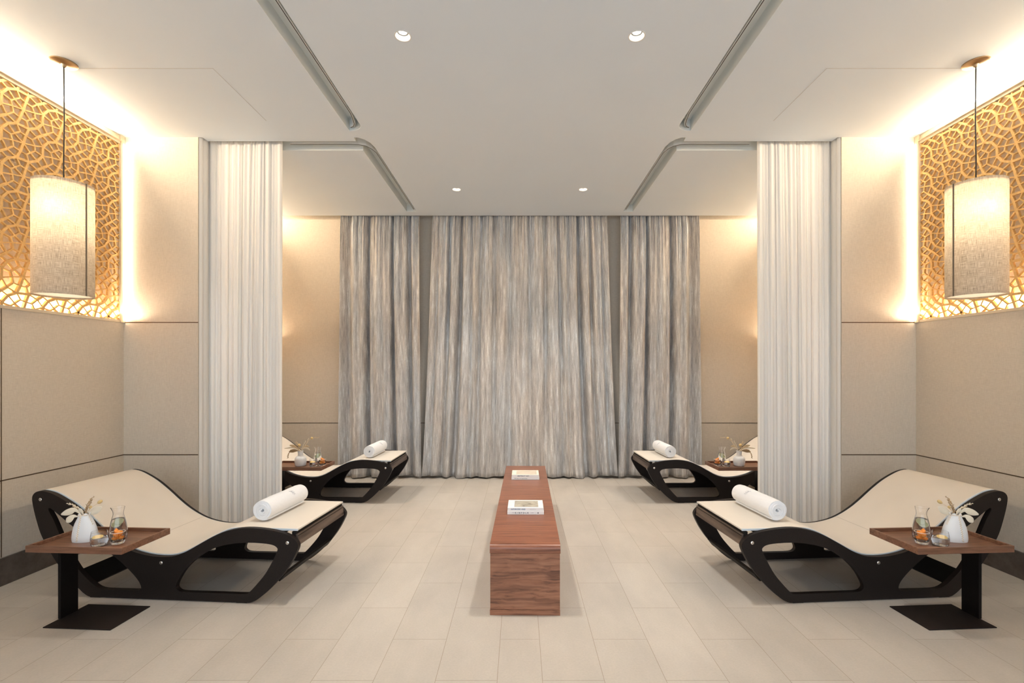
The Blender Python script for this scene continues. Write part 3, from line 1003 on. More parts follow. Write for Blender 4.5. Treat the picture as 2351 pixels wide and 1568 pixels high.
for (x0, y0, x1, y1) in ((-0.080, 0.022, 0.092, 0.026), (-0.080, 0.178, 0.092, 0.182), (-0.080, 0.022, -0.0775, 0.182)):
    add_box(bm, (x0, y0, 0.0238), (x1, y1, 0.0240))
finish('photo_border', bm_me(bm), P('photo_edge', (0.2, 0.17, 0.15), 0.7), b2_)
for i in range(5):
    text_mesh('cover_lettering', ('TEXTILES', 'CERAMICS', 'LIGHT', 'WOOD', 'STONE')[i], 0.0062, M['ink_grey'], b2_, (-0.119, 0.165 - 0.03 * i, 0.0237), (0, 0, 0), 0.0)
far = (0.0525, 4.559)
b3 = book('white coffee-table book with small spine lettering, bottom of the farther pair on the bench', (far[0], far[1], bz), fz, 0.262, 0.215, 0.0215, M['paper'], 0)
text_mesh('spine_lettering', 'THE ART OF DRAWING', 0.0105, M['ink'], b3, (-0.106, -0.0003, 0.011), spine_rot, 0.0001)
b4 = book('white coffee-table book with a pale beige cover panel, top of the farther pair', (far[0] - 0.001, far[1] + 0.002, bz + 0.0217), fz, 0.256, 0.211, 0.0245, M['paper_cream'], 1)
box('spine_band', (-0.127, -0.0004, 0.001), (0.127, 0.0002, 0.0235), M['paper'], b4)
text_mesh('spine_lettering', 'ABSTRACT ART', 0.0145, M['ink'], b4, (-0.075, -0.0007, 0.0125), spine_rot, 0.0003)
box('cover_photo', (-0.086, 0.02, 0.0245), (0.108, 0.192, 0.0248), M['photo_pale'], b4)

# ================================================================ LOUNGER
OUT = [(-0.439, 0.622), (-0.429, 0.651), (-0.404, 0.668), (-0.367, 0.672), (-0.299, 0.657), (-0.223, 0.621), (-0.157, 0.582), (-0.092, 0.533), (-0.043, 0.493),
       (0.017, 0.442), (0.092, 0.385), (0.178, 0.334), (0.264, 0.299), (0.37, 0.277), (0.465, 0.273), (0.539, 0.282), (0.613, 0.311), (0.718, 0.370), (0.801, 0.415),
       (0.884, 0.447), (0.987, 0.467), (1.09, 0.467), (1.192, 0.455), (1.263, 0.438), (1.312, 0.413), (1.338, 0.385), (1.343, 0.355), (1.319, 0.300), (1.283, 0.238),
       (1.228, 0.165), (1.151, 0.085), (1.085, 0.030), (1.045, 0.010), (1.013, 0.004), (0.95, 0.004), (0.529, 0.004), (0.038, 0.004), (-0.032, 0.004), (-0.075, 0.022),
       (-0.124, 0.063), (-0.19, 0.127), (-0.239, 0.181), (-0.288, 0.245), (-0.332, 0.315), (-0.375, 0.39), (-0.404, 0.47), (-0.429, 0.56)]
H1 = [(0.552, 0.071), (0.545, 0.094), (0.562, 0.133), (0.594, 0.184), (0.644, 0.238), (0.718, 0.295), (0.811, 0.342), (0.904, 0.366), (0.997, 0.377), (1.1, 0.377),
      (1.175, 0.369), (1.207, 0.352), (1.209, 0.330), (1.177, 0.264), (1.131, 0.186), (1.069, 0.112), (1.025, 0.068), (1.0, 0.058), (0.842, 0.057), (0.686, 0.056), (0.585, 0.057)]
H2 = [(-0.322, 0.563), (-0.305, 0.560), (-0.24, 0.513), (-0.173, 0.462), (-0.08, 0.400), (0.02, 0.335), (0.135, 0.262), (0.216, 0.197), (0.283, 0.130), (0.311, 0.082), (0.298, 0.058),
      (0.22, 0.055), (0.12, 0.054), (0.038, 0.058), (-0.016, 0.085), (-0.07, 0.130), (-0.119, 0.180), (-0.175, 0.262), (-0.218, 0.335), (-0.253, 0.411), (-0.29, 0.49), (-0.322, 0.545)]
def make_lounger():
    root = thing('lounger', 'cream-padded curved lounger with black side panels in the left foreground, its foot toward the bench', 'lounger', (-2.707, 3.083, 0), R(-4.376), 'curved relaxation loungers')
    W = 0.70
    loops = [catmull(OUT, 4), catmull(H1, 4), catmull(H2, 3)]
    for i, (d0, d1) in enumerate(((0.0, 0.03), (W - 0.03, W))):
        p = finish('side_panel', extrude_poly(loops, d0, d1, 'uw'), M['board'], root, smooth=35)
        md = p.modifiers.new('bevel', 'BEVEL'); md.width = 0.0025; md.segments = 2; md.limit_method = 'ANGLE'; md.angle_limit = R(55)
        for u in (-0.005, 0.975):
            box('foot_pad', (u - 0.035, d0 + 0.004, 0.0), (u + 0.035, d1 - 0.004, 0.0045), M['black_lam'], p)
        yb = d0 - 0.0015 if i == 0 else d1 + 0.0015
        for (u, w_) in ((-0.380, 0.618), (0.446, 0.236), (1.275, 0.384)):
            me_ = lathe_me([(0.0, 0.0), (0.0105, 0.0), (0.0105, 0.002), (0.0085, 0.0034), (0.0, 0.0034)], 24)
            bo = finish('bolt', me_, M['steel'], p, (u, yb + (0.002 if i == 0 else -0.002), w_), (R(90 if i == 0 else -90), 0, 0), smooth=40)
            finish('socket', lathe_me([(0, 0.0030), (0.0030, 0.0030), (0.0030, 0.0037), (0, 0.0037)], 12), M['steel_dark'], bo)
    # upholstered pad following the panel edge, flat at the foot
    top = [(-0.392, 0.668), (-0.36, 0.673), (-0.299, 0.661), (-0.223, 0.626), (-0.157, 0.587), (-0.092, 0.539), (-0.043, 0.499), (0.017, 0.448), (0.092, 0.391), (0.178, 0.340),
           (0.264, 0.304), (0.37, 0.281), (0.465, 0.276), (0.539, 0.286), (0.613, 0.315), (0.718, 0.373), (0.80, 0.416), (0.862, 0.444), (0.92, 0.457), (1.0, 0.459), (1.16, 0.459), (1.325, 0.459)]
    c = catmull(top, 4, closed=False)
    def sheet(off0, off1, v0, v1, shrink0=0, shrink1=0):
        q = c[shrink0:len(c) - shrink1]
        nrm = []
        for i in range(len(q)):
            t = (q[min(i + 1, len(q) - 1)] - q[max(i - 1, 0)]).normalized()
            nrm.append(Vector((-t.y, t.x)))
        up = [q[i] + nrm[i] * off1 for i in range(len(q))]
        dn = [q[i] + nrm[i] * off0 for i in range(len(q))]
        n_ = len(q)
        vs2, fs2 = [], []
        for v_ in (v0, v1):
            vs2 += [(p.x, v_, p.y) for p in up] + [(p.x, v_, p.y) for p in dn]
        for i in range(n_ - 1):
            fs2 += [(i, i + 1, n_ + i + 1, n_ + i), (2 * n_ + i + 1, 2 * n_ + i, 3 * n_ + i, 3 * n_ + i + 1),
                    (i, 2 * n_ + i, 2 * n_ + i + 1, i + 1), (n_ + i, n_ + i + 1, 3 * n_ + i + 1, 3 * n_ + i)]
        fs2 += [(0, n_, 3 * n_, 2 * n_), (n_ - 1, 3 * n_ - 1, 4 * n_ - 1, 2 * n_ - 1)]
        me_ = pydata(vs2, fs2)
        bm_ = bmesh.new(); bm_.from_mesh(me_); bpy.data.meshes.remove(me_)
        return bm_me(bm_)
    pad = finish('pad', sheet(-0.010, 0.004, 0.036, W - 0.036), M['pad'], root, smooth=40, bevel=0.004, seg=3)
    finish('piping', sheet(-0.0105, 0.0015, 0.0315, 0.0355), M['piping'], pad, smooth=40)
    finish('piping', sheet(-0.0105, 0.0015, W - 0.0355, W - 0.0315), M['piping'], pad, smooth=40)
    # stitched seam across the pad near u = 0.03..0.2
    i_s = 38
    q = c[i_s]; t = (c[i_s + 1] - c[i_s - 1]).normalized(); nn = Vector((-t.y, t.x))
    a = q + nn * 0.0042; 
    vs2 = []
    for v_ in (0.037, W - 0.037):
        for s_ in (-0.0012, 0.0012):
            p = a + t * s_
            vs2.append((p.x, v_, p.y))
    o_ = finish('seam', pydata(vs2, [(0, 1, 3, 2)]), M['seam'], pad)
    md = o_.modifiers.new('t', 'SOLIDIFY'); md.thickness = 0.0004
    finish('base_board', sheet(-0.026, -0.0108, 0.0305, W - 0.0305, 2, 2), M['black_lam'], root, smooth=40)
    # cross members
    def plank(nm, u0, w0, u1, w1, th, mat, par=root):
        d = Vector((u1 - u0, w1 - w0)).normalized(); n_ = Vector((-d.y, d.x)) * th / 2
        pts = [(u0 + n_.x, w0 + n_.y), (u1 + n_.x, w1 + n_.y), (u1 - n_.x, w1 - n_.y), (u0 - n_.x, w0 - n_.y)]
        return finish(nm, extrude_poly([pts], 0.0302, W - 0.0302, 'uw'), mat, par, bevel=0.0015)
    plank('cross_board', -0.135, 0.158, -0.05, 0.070, 0.022, M['black_lam'])
    plank('cross_board', 1.236, 0.180, 1.200, 0.134, 0.016, M['black_lam'])
    plank('cross_board', -0.410, 0.640, -0.385, 0.56, 0.02, M['black_lam'])
    plank('cross_board', 1.302, 0.444, 1.302, 0.400, 0.030, M['black_lam'])
    fb = plank('foot_rail', 1.318, 0.430, 1.324, 0.358, 0.016, M['beam'])
    plank('rail_slot', 1.3272, 0.421, 1.3276, 0.4165, 0.0022, M['black_lam'], fb)
    return root
lg = make_lounger()
lg_far = moved(lg, (-2.740, 5.316, 0), R(-2.0), 'cream-padded curved lounger with black side panels behind the left sheer curtain')
mirror(lg, 'cream-padded curved lounger with black side panels in the right foreground, its foot toward the bench')
mirror(lg_far, 'cream-padded curved lounger with black side panels behind the right sheer curtain')

# ---- rolled towels
def on_lounger(l, u, v, w_):
    return l.matrix_basis @ Vector((u, v, w_))
def make_towel():
    root = thing('rolled_towel', 'white rolled terry towel on the foot of the left foreground lounger', 'towel', (0, 0, 0), 0, 'rolled towels on the loungers')
    LEN, turns, n_ = 0.465, 4.6, 150
    vs2, fs2 = [], []
    NV = 14
    ring = []
    for i in range(n_ + 1):
        f = i / n_
        ang = f * turns * 2 * PI - 2 * PI * turns + R(-60)
        rc = 0.008 + (0.0665 - 0.008) * f
        ring.append((ang, rc))
    th = 0.0061
    for j in range(NV + 1):
        g = j / NV
        for i, (ang, rc) in enumerate(ring):
            f = i / n_
            ext = 0.5 + (LEN / 2 - 0.5) * 1
            half = LEN / 2 - 0.010 * (f ** 3) + 0.003 * math.sin(ang * 1.3)
            v_ = -half + 2 * half * g
            rnd_ = 1.0 - 0.06 * max(0, abs(2 * g - 1) - 0.88) / 0.12 * (f ** 2)
            bul = 1 + 0.02 * noise.noise(Vector((math.cos(ang) * 2, g * 5, math.sin(ang) * 2)))
            for r_ in (rc + th, rc - th + 0.0006):
                rr_ = r_ * rnd_ * bul
                vs2.append((rr_ * math.cos(ang), v_, rr_ * math.sin(ang)))
    S_ = 2 * (n_ + 1)
    for j in range(NV):
        for i in range(n_):
            a = j * S_ + 2 * i
            fs2.append((a, a + 2, a + 2 + S_, a + S_))
            fs2.append((a + 1, a + 1 + S_, a + 3 + S_, a + 3))
        fs2.append((j * S_, j * S_ + S_, j * S_ + S_ + 1, j * S_ + 1))
        e = j * S_ + 2 * n_
        fs2.append((e, e + 1, e + 1 + S_, e + S_))
    for i in range(n_):
        a = 2 * i
        fs2.append((a, a + 1, a + 3, a + 2))
        a = NV * S_ + 2 * i
        fs2.append((a, a + 2, a + 3, a + 1))
    me_ = pydata(vs2, fs2)
    bm_ = bmesh.new(); bm_.from_mesh(me_); bpy.data.meshes.remove(me_)
    o_ = finish('roll', bm_me(bm_), M['terry'], root, (0, 0, 0.0738), smooth=60)
    # faint embroidered emblem: a small leafy A
    bm_ = bmesh.new()
    def onroll(a_deg, y):
        a = R(a_deg - 48); r_ = 0.0660
        return (r_ * math.cos(a), y, r_ * math.sin(a))
    for st in (((118, 0.035), (100, 0.052)), ((100, 0.052), (84, 0.038)), ((108, 0.043), (92, 0.045)), ((96, 0.050), (80, 0.066)), ((92, 0.058), (100, 0.070)), ((112, 0.05), (104, 0.066)), ((86, 0.052), (78, 0.050))):
        pts = [onroll(st[0][0] + (st[1][0] - st[0][0]) * k_ / 3, st[0][1] + (st[1][1] - st[0][1]) * k_ / 3) for k_ in range(4)]
        tube_bm(bm_, pts, 0.0009, 5)
    finish('embroidered_emblem', bm_me(bm_), M['embroidery'], o_, smooth=60)
    return root
tw = make_towel()
tw.location = on_lounger(lg, 1.03, 0.366, 0.4645); tw.rotation_euler = (0, 0, R(-4.376) + R(-1.0))
tw2 = moved(tw, on_lounger(lg_far, 1.05, 0.366, 0.4645), R(-2.5), 'white rolled terry towel on the foot of the lounger behind the left sheer')
mirror(tw, 'white rolled terry towel on the foot of the right foreground lounger')
mirror(tw2, 'white rolled terry towel on the foot of the lounger behind the right sheer')

# ================================================================ SIDE TABLES
TW, TD, TZ = 0.566, 0.340, 0.472      # tray size, rim top height
def make_table():
    root = thing('side_table', 'walnut tray side table on a black steel post, left foreground beside the lounger', 'side table', (-2.462, 2.846, 0), R(-3.6), 'walnut tray side tables')
    tr_ = thing('tmp', '', ''); bpy.data.objects.remove(tr_)
    z0 = TZ - 0.037
    o_ = box('tray', (-TW / 2 + 0.006, -TD / 2 + 0.006, z0 + 0.001), (TW / 2 - 0.006, TD / 2 - 0.006, z0 + 0.016), M['tray_wood'], root)
    fl = 0.012; lean = 0.006
    def rimb(nm, x0, y0, x1, y1):
        return box(nm, (x0, y0, z0), (x1, y1, TZ), M['tray_wood'], o_, bevel=0.002)
    rimb('rim', -TW / 2 - 0.001, -TD / 2 - 0.001, TW / 2 + 0.001, -TD / 2 + fl)
    rimb('rim', -TW / 2 - 0.001, TD / 2 - fl, TW / 2 + 0.001, TD / 2 + 0.001)
    rimb('rim', -TW / 2 - 0.001, -TD / 2 + fl, -TW / 2 + fl, TD / 2 - fl)
    rimb('rim', TW / 2 - fl, -TD / 2 + fl, TW / 2 + 0.001, TD / 2 - fl)
    box('post', (-0.218, -0.052, 0.006), (-0.200, 0.052, z0 - 0.006), M['black_steel'], root, bevel=0.001)
    box('mounting_plate', (-0.230, -0.10, z0 - 0.006), (0.0, 0.10, z0 - 0.0002), M['black_steel'], root)
    box('base_plate', (-0.212, -0.142, 0.0), (0.190, 0.128, 0.006), M['black_plate'], root, bevel=0.001)
    return root
tb = make_table()
tb_far = moved(tb, (-2.285, 5.055, 0), R(-1.5), 'walnut tray side table on a black steel post, behind the left sheer curtain')
tb_r = mirror(tb, 'walnut tray side table on a black steel post, right foreground beside the lounger')
mirror(tb_far, 'walnut tray side table on a black steel post, behind the right sheer curtain')
TS = TZ - 0.037 + 0.0166     # tray surface

# ---- glassware
def vessel(prof_out, t_):
    """closed thin wall from an outer profile (bottom->top)"""
    inner = [(max(r_ - t_, 0.0), z_ + (t_ * 2.2 if i == 0 else 0)) for i, (r_, z_) in enumerate(prof_out)]
    inner = [(r_, max(z_, t_ * 2.2)) for r_, z_ in inner]
    return [(0.0, 0.0)] + prof_out + inner[::-1] + [(0.0, t_ * 2.2)]
def make_carafe():
    root = thing('water_carafe', 'clear glass water carafe with lime slices at the back of the left foreground tray', 'carafe', (-2.385, 2.872, TS), 0.3, 'glass water carafes')
    out = [(0.036, 0.0), (0.042, 0.004), (0.0445, 0.018), (0.044, 0.045), (0.040, 0.080), (0.032, 0.118), (0.0265, 0.140), (0.0255, 0.150), (0.0275, 0.165), (0.0315, 0.185)]
    pr = catmull(out, 4, closed=False)
    me_ = lathe_me(vessel([(p.x, p.y) for p in pr], 0.0018), 48)
    # pour lip
    for v_ in me_.vertices:
        if v_.co.z > 0.165 and v_.co.x < -0.01:
            k_ = (v_.co.z - 0.165) / 0.02 * max(0, -v_.co.x / 0.03) ** 3
            v_.co.x -= 0.007 * k_
    g = finish('glass_body', me_, M['glass'], root, smooth=60)
    wv = [(p.x - 0.0022, max(p.y, 0.0045)) for p in pr if p.y < 0.122]
    finish('water', lathe_me([(0.0, 0.0045)] + wv + [(0.0, wv[-1][1])], 48), M['water'], root, smooth=60)
    return root
def make_glass():
    root = thing('water_glass', 'low round tumbler of water at the front of the left foreground tray', 'drinking glass', (-2.402, 2.762, TS), 0, 'water tumblers')
    out = [(0.030, 0.0), (0.036, 0.003), (0.0405, 0.018), (0.0420, 0.035), (0.0405, 0.055), (0.0370, 0.080)]
    pr = catmull(out, 4, closed=False)
    finish('glass_body', lathe_me(vessel([(p.x, p.y) for p in pr], 0.0016), 48), M['glass'], root, smooth=60)
    wv = [(p.x - 0.0020, max(p.y, 0.0045)) for p in pr if p.y < 0.048]
    finish('water', lathe_me([(0.0, 0.0045)] + wv + [(0.0, wv[-1][1])], 48), M['water'], root, smooth=60)
    return root
def make_cup():
    root = thing('snack_glass', 'small double-walled glass of dried apricots at the right of the left foreground tray', 'glass', (-2.318, 2.788, TS), 0, 'glasses of dried apricots')
    o1 = [(0.024, 0.0), (0.030, 0.003), (0.0335, 0.020), (0.034, 0.040), (0.0345, 0.066)]
    i1 = [(0.0325, 0.066), (0.0305, 0.040), (0.027, 0.022), (0.016, 0.012), (0.0, 0.010)]
    pr = [(p.x, p.y) for p in catmull(o1, 4, closed=False)] + [(p.x, p.y) for p in catmull(i1, 4, closed=False)]
    pr_in = [(0.0, 0.0085), (0.017, 0.0105), (0.0285, 0.0215), (0.0320, 0.040), (0.0330, 0.064)]
    outer_ = [(0.0, 0.0)] + [(p.x, p.y) for p in catmull(o1, 4, closed=False)]
    full = outer_ + [(p.x, p.y) for p in catmull(i1, 4, closed=False)]
    me_ = lathe_me(full, 40)
    finish('glass_body', me_, M['glass'], root, smooth=60)
    bm_ = bmesh.new()
    pts = [(0.0342 * math.cos(2 * PI * k_ / 36), 0.0342 * math.sin(2 * PI * k_ / 36), 0.0665) for k_ in range(37)]
    tube_bm(bm_, pts, 0.0012, 8, caps=False)
    finish('rim', bm_me(bm_), P('frosted_rim', (0.85, 0.83, 0.78), 0.3), root, smooth=60)
    return root
def citrus(name, label, loc, r_, mat, rot, grp):
    me_ = lathe_me([(0, -0.0015), (r_ * 0.93, -0.0015), (r_, -0.0008), (r_, 0.0008), (r_ * 0.93, 0.0015), (0, 0.0015)], 28)
    o_ = finish(name, me_, mat, None, loc, rot, smooth=40)
    tag(o_, label, 'fruit slice', grp)
    return o_
POS = {}
def place_set(tbl, suffix_map, dxs):
    pass

car = make_carafe(); gl = make_glass(); cupo = make_cup()
# slices
lime_rots = [((0.002, 0.002, 0.100), (R(62), R(15), 0.2), 0.022), ((-0.006, -0.003, 0.084), (R(35), R(-40), 1.0), 0.024)]
apr_pts = [(-0.011, -0.004, 0.030), (0.011, 0.006, 0.032), (0.0, -0.010, 0.047), (-0.008, 0.009, 0.052), (0.011, -0.004, 0.059), (-0.004, -0.003, 0.069)]
def make_apricot(i):
    bm_ = bmesh.new()
    blob_bm(bm_, (0, 0, 0), (0.0180, 0.0155, 0.0100), Euler((0.4 * i, 0.3 * (i % 3), 1.1 * i)), 3, 0.55, i * 3.7)
    return bm_me(bm_)
apr_me = []
for i in range(6):
    me_ = make_apricot(i); me_.materials.append(M['apricot']); me_.shade_smooth(); apr_me.append(me_)
lime_me = lathe_me([(0, -0.0015), (0.0175, -0.0015), (0.019, 0.0), (0.0175, 0.0015), (0, 0.0015)], 28); lime_me.materials.append(M['lime'])
lemon_me = lathe_me([(0, -0.0015), (0.024, -0.0015), (0.026, 0.0), (0.024, 0.0015), (0, 0.0015)], 28); lemon_me.materials.append(M['lemon'])
def piece(name, me_, root, loc, rot, label, cat, grp, mir):
    o_ = bpy.data.objects.new(name, me_)
    C.objects.link(o_)
    base = Vector(root.location)
    o_.location = base + Vector(((-1 if mir else 1) * loc[0], loc[1], loc[2]))
    o_.rotation_euler = (rot[0], -rot[1], -rot[2]) if mir else rot
    o_.scale = (-1, 1, 1) if mir else (1, 1, 1)
    tag(o_, label, cat, grp)
sets = []
where = {'nl': 'the left foreground tray', 'nr': 'the right foreground tray', 'fl': 'the tray behind the left sheer', 'fr': 'the tray behind the right sheer'}
c_fl = moved(car, (-2.140, 5.125, TS), 0.3, 'clear glass water carafe with lime slices on ' + where['fl'])
g_fl = moved(gl, (-2.142, 5.020, TS), 0, 'low round tumbler of water on ' + where['fl'])
k_fl = moved(cupo, (-2.065, 5.055, TS), 0, 'small double-walled glass of dried apricots on ' + where['fl'])
sets = [('nl', car, gl, cupo, False),
        ('nr', mirror(car, 'clear glass water carafe with lime slices at the back of the right foreground tray'), mirror(gl, 'low round tumbler of water at the front of the right foreground tray'), mirror(cupo, 'small double-walled glass of dried apricots at the left of the right foreground tray'), True),
        ('fl', c_fl, g_fl, k_fl, False),
        ('fr', mirror(c_fl, 'clear glass water carafe with lime slices on ' + where['fr']), mirror(g_fl, 'low round tumbler of water on ' + where['fr']), mirror(k_fl, 'small double-walled glass of dried apricots on ' + where['fr']), True)]
for key, cc_, gg_, kk_, mir in sets:
    for i, (lp, rt, rr_) in enumerate(lime_rots):
        piece('lime_slice', lime_me, cc_, lp, rt, ('upper', 'lower')[i] + ' lime slice floating in the carafe on ' + where[key], 'fruit slice', 'lime slices in carafes', mir)
    piece('lemon_slice', lemon_me, gg_, (-0.008, -0.002, 0.0475), (R(8), R(5), 0), 'thin lemon slice floating in the tumbler on ' + where[key], 'fruit slice', 'lemon slices in tumblers', mir)
    for i, ap in enumerate(apr_pts):
        piece('dried_apricot', apr_me[i], kk_, ap, (0, 0, 0), 'dried apricot %s of its glass, ' % (('bottom left', 'bottom right', 'middle front', 'middle back', 'upper right', 'topmost'), ('bottom right', 'bottom left', 'middle front', 'middle back', 'upper left', 'topmost'))[mir][i] + where[key], 'dried apricot', 'dried apricots on ' + where[key], mir)

# ---- vases
def make_vase_wedge():
    root = thing('vase', 'white wedge-shaped ceramic vase with a scalloped ridge, on the left foreground tray', 'vase', (-2.548, 2.835, TS), 0.10, 'white wedge-shaped vases')
    NS, NZ_ = 48, 26
    Hh = 0.158
    vs2, fs2 = [], []
    def halfw(h):   # half width along x
        pts = [(0, 0.0665), (0.06, 0.069), (0.12, 0.0695), (0.33, 0.066), (0.5, 0.060), (0.66, 0.051), (0.8, 0.040), (0.88, 0.033), (0.95, 0.028), (1.0, 0.030)]
        for (a, ra), (b_, rb) in zip(pts, pts[1:]):
            if h <= b_: return ra + (rb - ra) * (h - a) / (b_ - a)
        return pts[-1][1]
    def halfd(h):
        return 0.040 - 0.018 * h ** 1.2
    def P3(h, a, off=0.0):
        ca, sa_ = math.cos(a), math.sin(a)
        w_ = halfw(h) - off; d_ = halfd(h) - off
        lean = -0.004 * h
        z_ = Hh * h + (0.006 * math.sin(5 * a) * (h > 0.97))
        return (w_ * math.copysign(abs(ca) ** 0.9, ca) + lean, d_ * sa_, z_)
    for (off, hs) in ((0.0, [i / NZ_ for i in range(NZ_ + 1)]), (0.004, [1 - i / NZ_ for i in range(NZ_ - 1)])):
        for h in hs:
            for k_ in range(NS):
                vs2.append(P3(h, 2 * PI * k_ / NS, off))
    nr = len(vs2) // NS
    for i in range(nr - 1):
        for k_ in range(NS):
            k2 = (k_ + 1) % NS
            fs2.append((i * NS + k_, i * NS + k2, (i + 1) * NS + k2, (i + 1) * NS + k_))
    fs2.append(tuple(range(NS))[::-1]); fs2.append(tuple((nr - 1) * NS + k_ for k_ in range(NS)))
    me_ = pydata(vs2, fs2)
    bm_ = bmesh.new(); bm_.from_mesh(me_); bpy.data.meshes.remove(me_)
    body = finish('vase_body', bm_me(bm_), M['ceramic'], root, smooth=50)
    bm_ = bmesh.new()
    for side, a0 in ((0, R(-97)), (1, R(-20))):
        nb = 26 if side == 0 else 10
        for i in range(nb):
            h = 0.06 + 0.90 * i / (nb - 1) if side == 0 else 0.62 + 0.34 * i / (nb - 1)
            p = P3(h, a0 - (0.10 * (1 - h) if side == 0 else 0))
            dx = 0.0022 * (1 if i % 2 else -1)
            blob_bm(bm_, (p[0] + dx, p[1] - 0.0002, p[2]), (0.0044, 0.0030, 0.0040), sub=2)
    for i in range(9):
        a = R(200 + 15 * i)
        p = P3(0.965, a)
        blob_bm(bm_, p, (0.0042, 0.0030, 0.0040), sub=2)
    finish('scalloped_ridge', bm_me(bm_), M['ceramic_cream'], body, smooth=80)
    return root
def make_vase_bottle():
    root = thing('vase', 'white bottle-shaped ceramic vase on the tray behind the left sheer', 'vase', (-2.293, 5.055, TS), 0, 'white bottle-shaped vases')
    out = [(0.040, 0.0), (0.050, 0.004), (0.057, 0.025), (0.059, 0.050), (0.056, 0.075), (0.045, 0.094), (0.030, 0.105), (0.0255, 0.115), (0.0255, 0.135), (0.0275, 0.150), (0.0295, 0.155)]
    pr = catmull(out, 4, closed=False)
    finish('vase_body', lathe_me(vessel([(p.x, p.y) for p in pr], 0.004), 48), M['ceramic'], root, smooth=60)
    return root
va = make_vase_wedge()
va_r = mirror(va, 'white wedge-shaped ceramic vase with a scalloped ridge, on the right foreground tray')
vb = make_vase_bottle()
vb_r = mirror(vb, 'white bottle-shaped ceramic vase on the tray behind the right sheer')

# ---- dried bouquets
def stem_part(root, name, pts, r0, r1, mat):
    bm_ = bmesh.new()
    c_ = catmull(pts, 5, closed=False)
    n_ = len(c_)
    tube_bm(bm_, c_, [r0 + (r1 - r0) * i / (n_ - 1) for i in range(n_)], 6)
    return finish(name, bm_me(bm_), mat, root, smooth=60)
def plume(root, pts, mat, seed, spread=0.010, n_=34, grain=(0.0055, 0.0016)):
    """a grass plume: a stem with many small seed blades along its upper half"""
    rnd_ = random.Random(seed)
    st = stem_part(root, 'stem', pts, 0.0012, 0.0006, mat)
    c_ = catmull(pts, 12, closed=False)
    bm_ = bmesh.new()
    N_ = len(c_)
    for i in range(n_):
        f = 0.42 + 0.58 * i / n_
        p = c_[int(f * (N_ - 1))]
        t = (c_[min(N_ - 1, int(f * (N_ - 1)) + 1)] - c_[max(0, int(f * (N_ - 1)) - 1)]).normalized()
        sd = Vector((rnd_.uniform(-1, 1), rnd_.uniform(-1, 1), rnd_.uniform(-1, 1)))
        sd = (sd - t * sd.dot(t)).normalized()
        dirn = (t * 0.9 + sd * 0.55).normalized()
        q0 = p + sd * 0.001
        q1 = q0 + dirn * grain[0] * rnd_.uniform(1.2, 2.4)
        tube_bm(bm_, [q0, (q0 + q1) / 2, q1], [0.0006, grain[1], 0.0004], 5)
    finish('plume', bm_me(bm_), mat, st, smooth=60)
def leaf(root, pts, w_, mat, curl=0.2, name='leaf'):
    c_ = catmull(pts, 6, closed=False)
    n_ = len(c_)
    vs2, fs2 = [], []
    for i, p in enumerate(c_):
        f = i / (n_ - 1)
        t = (c_[min(n_ - 1, i + 1)] - c_[max(0, i - 1)]).normalized()
        sd = t.cross(Vector((0, 1, 0)))
        sd = sd.normalized() if sd.length > 1e-4 else Vector((0, 0, 1))
        ww = w_ * (math.sin(PI * min(1, (f * 0.94 + 0.03)) ** 1.5)) * 0.5 + 0.0006
        cu2 = Vector((0, 1, 0)) * curl * ww
        vs2 += [tuple(p + sd * ww - cu2), tuple(p + cu2 * 0.6), tuple(p - sd * ww - cu2)]
    for i in range(n_ - 1):
        a = 3 * i
        fs2 += [(a, a + 1, a + 4, a + 3), (a + 1, a + 2, a + 5, a + 4)]
    o_ = finish(name, pydata(vs2, fs2), mat, root, smooth=60)
    md = o_.modifiers.new('t', 'SOLIDIFY'); md.thickness = 0.0008
    return o_
def tail(root, pts, r_, mat, seed):
    st = stem_part(root, 'stem', pts, 0.0011, 0.0008, M['straw'])
    e = Vector(pts[-1]); d = (e - Vector(pts[-2])).normalized()
    bm_ = bmesh.new()
    q_ = d.to_track_quat('Z', 'Y')
    ret = bmesh.ops.create_icosphere(bm_, subdivisions=4, radius=1.0)
    for v_ in ret['verts']:
        p = v_.co.copy()
        p *= 1 + 0.10 * noise.noise(p * 9 + Vector((seed, 0, 0)))
        v_.co = q_ @ Vector((p.x * r_[0], p.y * r_[0], p.z * r_[1])) + e + d * r_[1] * 0.8
    finish('bunny_tail', bm_me(bm_), mat, st, smooth=80)
NT = 0.150  # neck height above the tray
bq = thing('dried_bouquet', 'small bouquet of dried grasses and leaves in the wedge vase, left foreground tray', 'dried flowers', (-2.551, 2.835, TS), 0, 'dried bouquets in wedge vases')
for (p1, p2, p3, mat, sd) in (
        ((-0.012, 0, NT), (-0.05, 0.004, NT + 0.045), (-0.106, 0.0, NT + 0.070), M['straw_pale'], 1),
        ((-0.010, 0.006, NT), (-0.04, 0.01, NT + 0.028), (-0.078, 0.012, NT + 0.046), M['straw'], 2),
        ((0.000, 0, NT), (0.015, -0.004, NT + 0.055), (0.054, 0.0, NT + 0.112), M['straw_brown'], 3),
        ((0.002, 0.006, NT), (0.010, 0.01, NT + 0.05), (0.026, 0.012, NT + 0.094), M['straw'], 4),
        ((0.006, -0.004, NT), (0.02, -0.006, NT + 0.04), (0.052, -0.008, NT + 0.092), M['straw_brown'], 6)):
    plume(bq, [(0.0, 0.0, 0.05), p1, p2, p3], mat, sd)
tail(bq, [(0.0, 0, 0.05), (0.008, 0, NT), (0.04, 0, NT + 0.043), (0.079, 0, NT + 0.070)], (0.0095, 0.015), M['tail_gold'], 5)
tail(bq, [(0.0, 0, 0.05), (0.006, 0.004, NT), (0.018, 0.004, NT + 0.025), (0.026, 0.004, NT + 0.038)], (0.007, 0.009), M['tail_gold'], 8)
